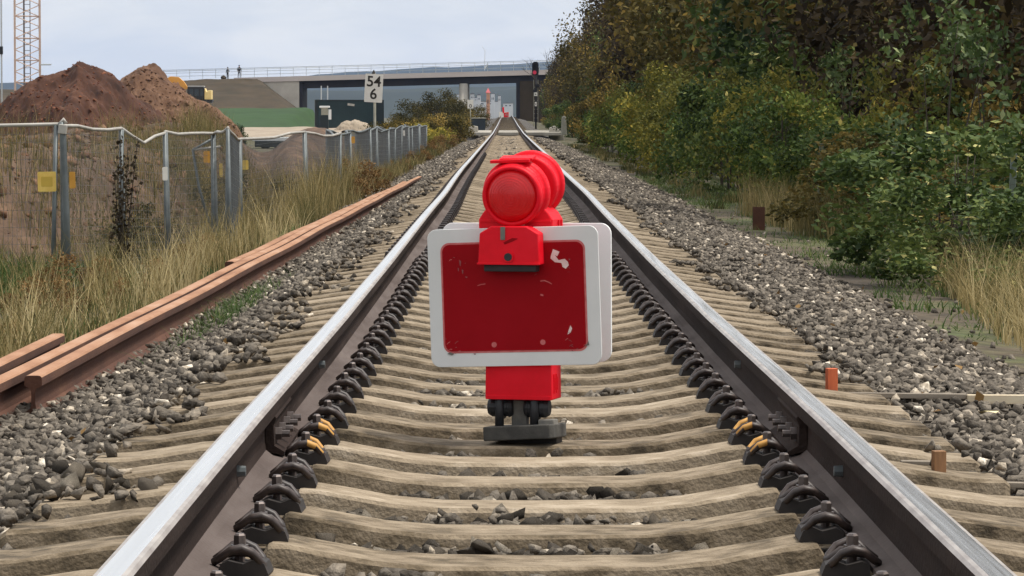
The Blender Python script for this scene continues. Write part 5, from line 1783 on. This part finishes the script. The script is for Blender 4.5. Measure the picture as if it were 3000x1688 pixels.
def place(proto, x, y, rz, sc, flat=1.0, used=[set()]):
    if proto.name in used[0]:
        o = copy_tree(proto)
    else:
        used[0].add(proto.name); o = proto
    z = float(ground_z(np.array(x), np.array(y)))
    o.location = (x, y, z - 0.05)
    o.rotation_euler = (0, 0, rz)
    o.scale = (sc, sc, sc * random.uniform(0.93, 1.07) * flat)
    if 'look' in o:
        o['label'] = '%s %s %s' % (o['look'], 'in the front row' if x < 5.55 and o['category'] == 'shrub' else ('in the second row' if x < 9.6 else 'in the rearmost row'), where(y))
    return o


GT = 'trees standing along the right of the line'
GS = 'shrubs growing along the right ballast shoulder'
tree_protos = [
    make_tree(1, 9.5, 3.6, 0.3, 11000, 0.20, 'leaf_olive', 'tall olive brown tree', group=GT, lobes=60, tint0=0.42),
    make_tree(2, 10.5, 3.4, 0.4, 11000, 0.20, 'leaf_brown', 'tall dark brown leaved tree', group=GT, lobes=60, tint0=0.45),
    make_tree(3, 8.5, 3.3, 0.2, 11000, 0.19, 'leaf_deep', 'dark green tree', group=GT, lobes=60, tint0=0.36),
    make_tree(4, 9.0, 3.5, 0.3, 11000, 0.20, 'leaf_olive', 'broad olive tree with yellowing leaves', group=GT, lobes=60, tint0=0.52, autumn=0.12),
]
rg = random.Random(21)
y = 40.0
i = 0
order = [1, 1, 1, 1, 0, 2, 1, 0, 3, 0, 2, 0, 3]
while y < 430:
    k = order[i % len(order)]
    x = 7.6 + rg.uniform(-0.4, 1.0) + (0.4 if y > 150 else 0) - (1.0 if y > 330 else 0.0)
    place(tree_protos[k], x, y, rg.uniform(0, 6.28), rg.uniform(0.9, 1.15) * (0.88 if y > 330 else 1.0))
    if i % 2 == 0 and y < 320:
        place(tree_protos[order[(i + 5) % len(order)]], x + 5.2 + rg.uniform(-.5, 1.0), y + 3.0, rg.uniform(0, 6.28), rg.uniform(1.0, 1.25))
    y += 6.2 + y * 0.018
    i += 1
# leafless tree at the end of the row
root = thing('bare_tree', 'thin bare tree with pale twigs at the far end of the row', 'tree', (lat(1600, 372), 372, 0.0), 0.3)
b = MB()
rg = random.Random(8)
def twig(p, d, l, r, depth):
    q = p + d * l
    b.tube([p, p + d * l * 0.5 + Vector((rg.uniform(-.05, .05), rg.uniform(-.05, .05), 0)) * l, q], [r, r * .8, r * .6], 4, caps=False)
    if depth:
        for _ in range(3):
            twig(p + d * l * rg.uniform(0.5, 1.0), (d + Vector((rg.uniform(-.75, .75), rg.uniform(-.75, .75), rg.uniform(-.1, .5)))).normalized(), l * rg.uniform(.55, .75), r * .55, depth - 1)
twig(Vector((0, 0, 0)), Vector((0, 0, 1)), 4.0, 0.13, 5)
b.build('trunk', 'bark', root)

shrub_protos = [
    make_tree(11, 2.3, 1.25, 0.02, 5200, 0.100, 'leaf_green', 'leafy green shrub', 0.03, 0.46, 'shrub', 'shrub', GS, 19, 0.33, 5),
    make_tree(12, 2.6, 1.35, 0.02, 5200, 0.105, 'leaf_deep', 'dark green bramble shrub', 0.03, 0.42, 'shrub', 'shrub', GS, 19, 0.33, 5, autumn=0.05),
    make_tree(13, 2.5, 1.3, 0.02, 5000, 0.100, 'leaf_gold', 'yellowing shrub', 0.03, 0.30, 'shrub', 'shrub', GS, 19, 0.33, 5),
    make_tree(14, 2.0, 1.15, 0.02, 4400, 0.090, 'leaf_olive', 'olive brown shrub', 0.03, 0.55, 'shrub', 'shrub', GS, 18, 0.33, 5),
    make_tree(15, 3.4, 0.8, 0.6, 800, 0.115, 'leaf_pale', 'slender sapling with large pale leaves', 0.03, 0.36, 'sapling', 'shrub', GS, 26, 0.26, 3, autumn=0.14),
]
front = [  # x, y, kind, scale
    (3.95, 24.6, 1, 0.62), (4.55, 26.6, 1, 0.95), (3.55, 28.6, 1, 0.80), (4.6, 30.0, 1, 0.9), (4.38, 36.0, 4, 0.80), (5.15, 38.2, 4, 0.82), (4.0, 33.0, 3, 0.85), (5.2, 35.2, 1, 1.0), (5.6, 31.5, 1, 1.0), (5.9, 34.0, 3, 1.0), (6.2, 38.5, 0, 1.0), (3.45, 26.3, 1, 0.6), (4.2, 41.0, 1, 0.7), (3.75, 37.6, 3, 0.80),
    (4.7, 38.6, 1, 0.85), (4.9, 42.5, 0, 0.9), (4.3, 46.0, 0, 0.86), (5.4, 47.0, 2, 0.82), (3.9, 50.5, 0, 0.8), (5.0, 52.5, 4, 0.8), (4.4, 56.0, 2, 0.85), (3.75, 60.0, 1, 0.85),
    (4.9, 61.5, 0, 1.0), (4.0, 66.0, 0, 0.95), (5.2, 68.0, 2, 0.9), (3.9, 73.0, 2, 0.95), (4.9, 76.0, 0, 1.0), (3.75, 81.0, 2, 0.95), (4.9, 85.0, 0, 1.0), (3.7, 90.0, 0, 0.95), (4.8, 95.0, 3, 1.05),
    (3.6, 101.0, 2, 0.9), (4.7, 107.0, 0, 1.0), (3.6, 114.0, 0, 1.0), (4.8, 121.0, 3, 1.1), (3.7, 129.0, 3, 1.0), (4.6, 138.0, 1, 1.1), (3.7, 149.0, 3, 1.0), (4.3, 160.0, 0, 1.0), (3.7, 175.0, 1, 0.9), (4.2, 192.0, 3, 1.0), (3.9, 215.0, 1, 0.9), (4.2, 240.0, 3, 0.9), (3.9, 270, 1, 0.9), (4.0, 305, 3, 0.9)]
rg = random.Random(4)
for x, y, k, sc in front:
    place(shrub_protos[k], x, y, rg.uniform(0, 6.28), sc, 1.0 if (y > 46 or k == 4) else float(np.interp(y, [24, 31, 46], [0.60, 0.60, 0.78])))
for j in range(34):     # second, taller row behind
    y = 34 + j * 4.3 + rg.uniform(-1, 1)
    place(shrub_protos[rg.choice((0, 1, 1, 3, 3, 4)) if y > 62 else 3], 6.0 + rg.uniform(-0.4, 0.8), y, rg.uniform(0, 6.28), rg.uniform(1.0, 1.35) if y > 62 else 0.85)

for lab, u, v, d in (('grey green steel post among the shrubs behind the stub post', 2062, 395, 42.0), ('grey green steel post with a pale clip among the brambles', 2240, 372, 35.0), ('grey green steel post deep in the brambles', 2530, 372, 29.5)):
    q = at(u * K, v * K, d)
    b = MB(); b.box((0, 0, 0.30), (0.05, 0.045, 1.5)); b.box((0, -0.03, 0.92), (0.025, 0.012, 0.08))
    tag(b.build('slim_post', 'post_green', None, bevel=0.006, loc=(q.x - 0.1, d - 0.9, -0.55), rot=(0, R(2), 0)), lab, 'post')
# left hand bushes in the distance
GL = 'bushes beyond the fence at the left'
bl1 = make_tree(31, 4.4, 3.0, 0.0, 9000, 0.16, 'leaf_olive', 'rounded dark olive bush beyond the fence', 0.08, 0.12, 'bush', 'bush', GL, 46, 0.28, 4)
bl2 = make_tree(32, 2.0, 1.5, 0.0, 5000, 0.11, 'leaf_gold', 'low yellow green bush behind the zigzag fence', 0.04, 0.34, 'bush', 'bush', GL, 30, 0.30, 5)
bl3 = make_tree(33, 2.2, 1.6, 0.0, 5000, 0.12, 'leaf_olive', 'low olive bush behind the zigzag fence', 0.04, 0.42, 'bush', 'bush', GL, 30, 0.30, 5)
def bush(pr, u, d, sc, dz=0.0):
    o = place(pr, lat(u * K, d), d, random.uniform(0, 6.28), sc); o.location.z += dz; return o
bush(bl1, 1085, 262, 0.86, -0.1); bush(bl1, 1128, 275, 0.80, -0.1); bush(bl1, 1160, 292, 0.72); bush(bl1, 1040, 250, 0.55, -0.1); bush(bl1, 1188, 310, 0.50)
for u, d, k, sc in ((975, 150, 3, .85), (1000, 148, 2, .75), (1022, 156, 3, .8), (1048, 150, 2, .9), (1072, 158, 2, .8), (1096, 165, 3, .9), (1120, 180, 3, .8), (1145, 200, 3, .8), (1010, 128, 3, .5), (1055, 138, 2, .55)):
    bush((bl2, bl3)[k - 2], u, d, sc)
bl4 = make_tree(34, 0.9, 0.75, 0.0, 2600, 0.06, 'leaf_russet', 'rust brown dry weed clump between rails and fence', 0.015, 0.45, 'weed_clump', 'plant', 'dry weed clumps along the fence foot', 20, 0.34, 6)
for x, y, sc in ((-3.0, 19.5, .35), (-3.5, 23.0, .45), (-2.8, 26.0, .35), (-3.9, 29.0, .5), (-3.1, 31.5, .4), (-4.2, 34.0, .55), (-3.2, 37.0, .4), (-3.5, 40.0, .45), (-2.42, 52, .55), (-2.5, 55, .75), (-2.4, 59, .5), (-2.45, 66, .45), (-2.5, 79, .5), (-2.5, 97, .55), (-2.6, 112, .6), (-2.6, 124, .6), (-2.7, 138, .8), (-2.8, 155, .9), (-2.7, 172, .9)):
    o = place(bl4, x, y, random.uniform(0, 6), sc)
    o['label'] = 'rust brown dry weed clump ' + ('among the golden grass beside the worn rails' if y < 45 else ('near the far ends of the worn rails' if y < 70 else 'along the zigzag fence beyond the worn rails'))
GB = 'low scrub plants on the earth bank behind the fence'
bl6 = make_tree(36, 0.9, 0.55, 0.0, 1500, 0.05, 'leaf_olive', 'low olive scrub plant on the earth bank behind the fence', 0.012, 0.35, 'scrub_plant', 'plant', GB, 16, 0.36, 6)
rg = random.Random(9)
for j in range(16):
    y = 42.5 + 1.7 * j + rg.uniform(-.5, .5); x = float(fence_x(y)) - rg.uniform(0.3, 2.0)
    o = place(bl6, x, y, rg.uniform(0, 6), rg.uniform(0.5, 1.0)); o.location.z = float(bank_z(np.array(x), np.array(y))) - 0.03
# dark shrub at the foot of the tan heap
bl5 = make_tree(35, 2.0, 0.8, 0.0, 2200, 0.12, 'leaf_deep', 'small dark bush at the right foot of the tan heap', 0.03, 0.08, 'bush', 'bush', None, 18, 0.34, 4, autumn=0.0)
bush(bl5, 598, 205, 0.75, 0.15)

# dead dock plant in the fence
p = at(306 * K, 352, 38.4)
root = thing('dock_plant', 'tall dead dock plant with dark brown seed heads in the fence', 'plant', (p.x, 38.4, -1.0))
b = MB()
rg = random.Random(12)
seeds = []
for s in range(7):
    a = rg.uniform(0, 6.28); sp = rg.uniform(0.02, 0.28); h = rg.uniform(0.9, 1.6) if s else 1.62
    if s == 0:
        sp = 0.02
    pts = [(sp * t * math.cos(a), sp * t * math.sin(a), h * t) for t in np.linspace(0, 1, 6)]
    b.tube(pts, [0.010, 0.009, 0.008, 0.006, 0.005, 0.003], 5)
    for k in range(90):
        t = rg.uniform(0.18, 0.98)
        w = 0.10 * (1 - t) + 0.025
        seeds.append((sp * t * math.cos(a) + rg.gauss(0, w * .6), sp * t * math.sin(a) + rg.gauss(0, w * .6), h * t + rg.gauss(0, .02)))
b.build('stalks', 'bark', root, smooth=True)
SP = np.array(seeds)
V, F, TT = leaf_cloud(SP, RNG.uniform(0.025, 0.06, len(SP)), RNG.uniform(0, 0.5, len(SP)), aspect=0.8)
obj('seed_heads', np_mesh('seed_heads', V, F, 'leaf_brown', TT), root)['kind'] = 'stuff'

# ---------------------------------------------------------------- grasses


def blades(P, h, w, tint, bend=0.35, seg=3):
    n = len(P)
    a = RNG.uniform(0, 2 * np.pi, n); d = np.stack([np.cos(a), np.sin(a), np.zeros(n)], 1)
    f = RNG.uniform(0, 2 * np.pi, n); s = np.stack([np.cos(f), np.sin(f), np.zeros(n)], 1)
    bd = bend * RNG.uniform(0.2, 1.4, n)
    rows = []
    for k in range(seg + 1):
        t = k / seg
        c = P + np.array([0, 0, 1.0]) * (h * t * (1 - 0.25 * bd * t))[:, None] + d * (h * bd * t * t)[:, None]
        ww = (w * (1 - 0.9 * t))[:, None]
        rows.append(c - s * ww * 0.5); rows.append(c + s * ww * 0.5)
    V = np.stack(rows, 1).reshape(-1, 3)
    m = 2 * (seg + 1)
    i = np.arange(n) * m
    F = np.concatenate([np.stack([i + 2 * k, i + 2 * k + 1, i + 2 * k + 3, i + 2 * k + 2], 1) for k in range(seg)])
    return V, F, np.repeat(tint, m)


def grass_object(name, label, X, Y, H, Wd, mat, tint, zfun=ground_z, bend=0.35, parent=None):
    P = np.stack([X, Y, zfun(X, Y) - 0.02], 1)
    V, F, T_ = blades(P, H, Wd, np.clip(tint, 0, 1), bend)
    return kind(obj(name, np_mesh(name, V, F, mat, T_), parent), 'stuff', label)


def clumped(n, x0, x1, y0, y1, per=28, sig=0.07, tall=(0.4, 0.7)):
    m = n // per
    cx, cy = RNG.uniform(x0, x1, m), RNG.uniform(y0, y1, m)
    k = RNG.integers(0, m, n)
    x = cx[k] + RNG.normal(0, sig, n); y = cy[k] + RNG.normal(0, sig * 1.4, n)
    hh = RNG.uniform(*tall, m)[k] * RNG.uniform(0.45, 1.1, n)
    tt = RNG.normal(0.5, 0.2, m)[k] + RNG.normal(0, 0.15, n)
    return x, y, hh, tt


# tall dry grass between the worn rails and the fence
x, y, h, t = clumped(26000, -4.6, -2.42, 14, 41, tall=(0.35, 0.72))
lim = np.interp(y, [14, 41], [-2.42, -2.12])
k = (x < lim) & (fbm(x, y, 31, 3, 0.55) > 0.06 + 0.25 * (RNG.random(len(x)) - 0.5))
zone = smooth01((x[k] + 2.9) * -1.2)
grass_object('dry_grass', 'tall dry golden grass between the worn rails and the fence', x[k], y[k], h[k] * np.clip(0.78 + 0.9 * fbm(x[k], y[k], 14, 2, 0.5), 0.3, 1.2), np.full(k.sum(), 0.010), 'blade_dry', 0.5 + (t[k] - 0.5) * 1.5 + 0.2)
x, y, h, t = clumped(16000, -3.9, -2.25, 41, 78, tall=(0.3, 0.6))
k = x < np.interp(y, [41, 60, 78], [-2.15, -2.0, -2.1])
grass_object('dry_grass', 'dry straw coloured grass at the foot of the fence beyond the plates', x[k], y[k], h[k], np.full(k.sum(), 0.012), 'blade_dry', t[k] - 0.02)
x, y, h, t = clumped(7000, -3.6, -2.2, 78, 180, tall=(0.3, 0.6))
grass_object('dry_grass', 'brown dry grass strip along the far left shoulder', x, y, h, np.full(len(x), 0.03), 'blade_dry', t - 0.2)
x, y, h, t = clumped(9000, -3.75, -2.45, 44.5, 60, tall=(0.6, 1.05))
k = x > fence_x(y) - 0.1
grass_object('dry_grass', 'tall straw grass in front of the fence between the yellow plate and the zigzag row', x[k], y[k], h[k], np.full(k.sum(), 0.010), 'blade_dry', t[k] + 0.05, bend=0.25)
# grass and weeds on the bank behind the fence
y = RNG.uniform(41.5, 75, 17000); x = fence_x(y) - RNG.uniform(0.1, 3.4, 17000)
k = fbm(x, y, 41, 3, 0.6) > -0.18
grass_object('bank_grass', 'thin dry grass growing on the earth bank behind the fence', x[k], y[k], RNG.uniform(0.25, 0.75, k.sum()), np.full(k.sum(), 0.009), 'blade_dry', RNG.normal(0.40, 0.24, k.sum()), zfun=bank_z)
x, y, h, t = clumped(9000, -9.5, -4.4, 24, 39, tall=(0.35, 0.7))
grass_object('dry_grass', 'dry grass at the fence foot left of the thick post', x, y, h, np.full(len(x), 0.011), 'blade_dry', t - 0.05)
x, y, h, t = clumped(5000, -9.0, -4.4, 30, 39, tall=(0.3, 0.55))
grass_object('green_weeds', 'green weeds at the fence foot left of the thick post', x, y, h, np.full(len(x), 0.02), 'blade_green', t - 0.2, bend=0.7)
# green weeds between
x, y, h, t = clumped(5000, -4.6, -2.35, 14, 42, tall=(0.10, 0.28))
grass_object('green_weeds', 'low green weeds among the dry grass at the left', x, y, h, np.full(len(x), 0.016), 'blade_green', t - 0.15, bend=0.8)
# right hand verge
x, y, h, t = clumped(15000, 2.55, 4.6, 15.5, 27.5, tall=(0.30, 0.62), sig=0.08)
k = x > np.interp(y, [15, 20, 28], [2.55, 2.75, 3.25])
grass_object('dry_grass', 'golden dry grass clumps on the right verge below the brambles', x[k], y[k], h[k], np.full(k.sum(), 0.007), 'blade_dry', 0.5 + (t[k] - 0.5) * 1.4 + 0.2, bend=0.55)
x, y, h, t = clumped(12000, 2.5, 4.2, 20, 75, tall=(0.05, 0.16), sig=0.12)
k = x > np.interp(y, [20, 75], [2.45, 2.6])
grass_object('short_grass', 'short green grass on the right verge', x[k], y[k], h[k], np.full(k.sum(), 0.014), 'blade_green', t[k] + 0.1, bend=0.8)
x, y, h, t = clumped(3500, 3.0, 4.1, 37, 47, tall=(0.35, 0.7))
grass_object('dry_grass', 'brown dry stalks behind the rusty stub post', x, y, h, np.full(len(x), 0.009), 'blade_dry', t - 0.05)
x, y, h, t = clumped(7000, 2.7, 3.7, 47, 160, tall=(0.06, 0.22))
grass_object('short_grass', 'olive brown grass strip along the far right shoulder', x, y, h, np.full(len(x), 0.022), 'blade_dry', t - 0.3)
# green tuft on the stones beside the worn rails
n = 900
y = RNG.normal(21.5, 1.5, n); x = np.interp(y, [14, 60], [-1.80, -1.40]) + RNG.normal(0, 0.06, n)
tuft = grass_object('grass_tuft', 'x', x, y, RNG.uniform(0.05, 0.16, n), np.full(n, 0.008), 'blade_green', RNG.normal(0.45, 0.25, n), zfun=lambda a, c: ballast_z(a, c), bend=1.1)
del tuft['kind']
tag(tuft, 'low green grass tuft growing in the stones beside the worn rails', 'grass tuft')

n = 110
x = RNG.uniform(-2.2, 2.9, n); y = 7 + 40 * RNG.random(n) ** 1.6
inside = np.abs(x) < 1.3
x[inside] = np.sign(x[inside]) * RNG.uniform(1.3, 2.6, inside.sum())
z = np.maximum(ballast_z(x, y), ground_z(x, y)) + 0.03
V, F, TT = leaf_cloud(np.stack([x, y, z], 1), RNG.uniform(0.03, 0.06, n), RNG.uniform(0.3, 1.0, n), upbias=2.0, aspect=0.7)
kind(obj('fallen_leaves', np_mesh('fallen_leaves', V, F, 'leaf_russet', TT)), 'stuff', 'small fallen autumn leaves scattered on the ballast')

# ---------------------------------------------------------------- haze
m = bpy.data.materials.new('haze_air'); m.use_nodes = True
n = m.node_tree.nodes; n.clear()
o_ = n.new('ShaderNodeOutputMaterial'); pv = n.new('ShaderNodeVolumePrincipled')
pv.inputs['Color'].default_value = (0.36, 0.56, 1.0, 1)
pv.inputs['Density'].default_value = 0.000042
pv.inputs['Anisotropy'].default_value = 0.0
m.node_tree.links.new(pv.outputs[0], o_.inputs['Volume'])
MATS['haze_air'] = m
b = MB(); b.box((0, 4650, 97), (9400, 9900, 214))
kind(b.build('haze', 'haze_air'), 'stuff', 'thin blue haze in the distance')
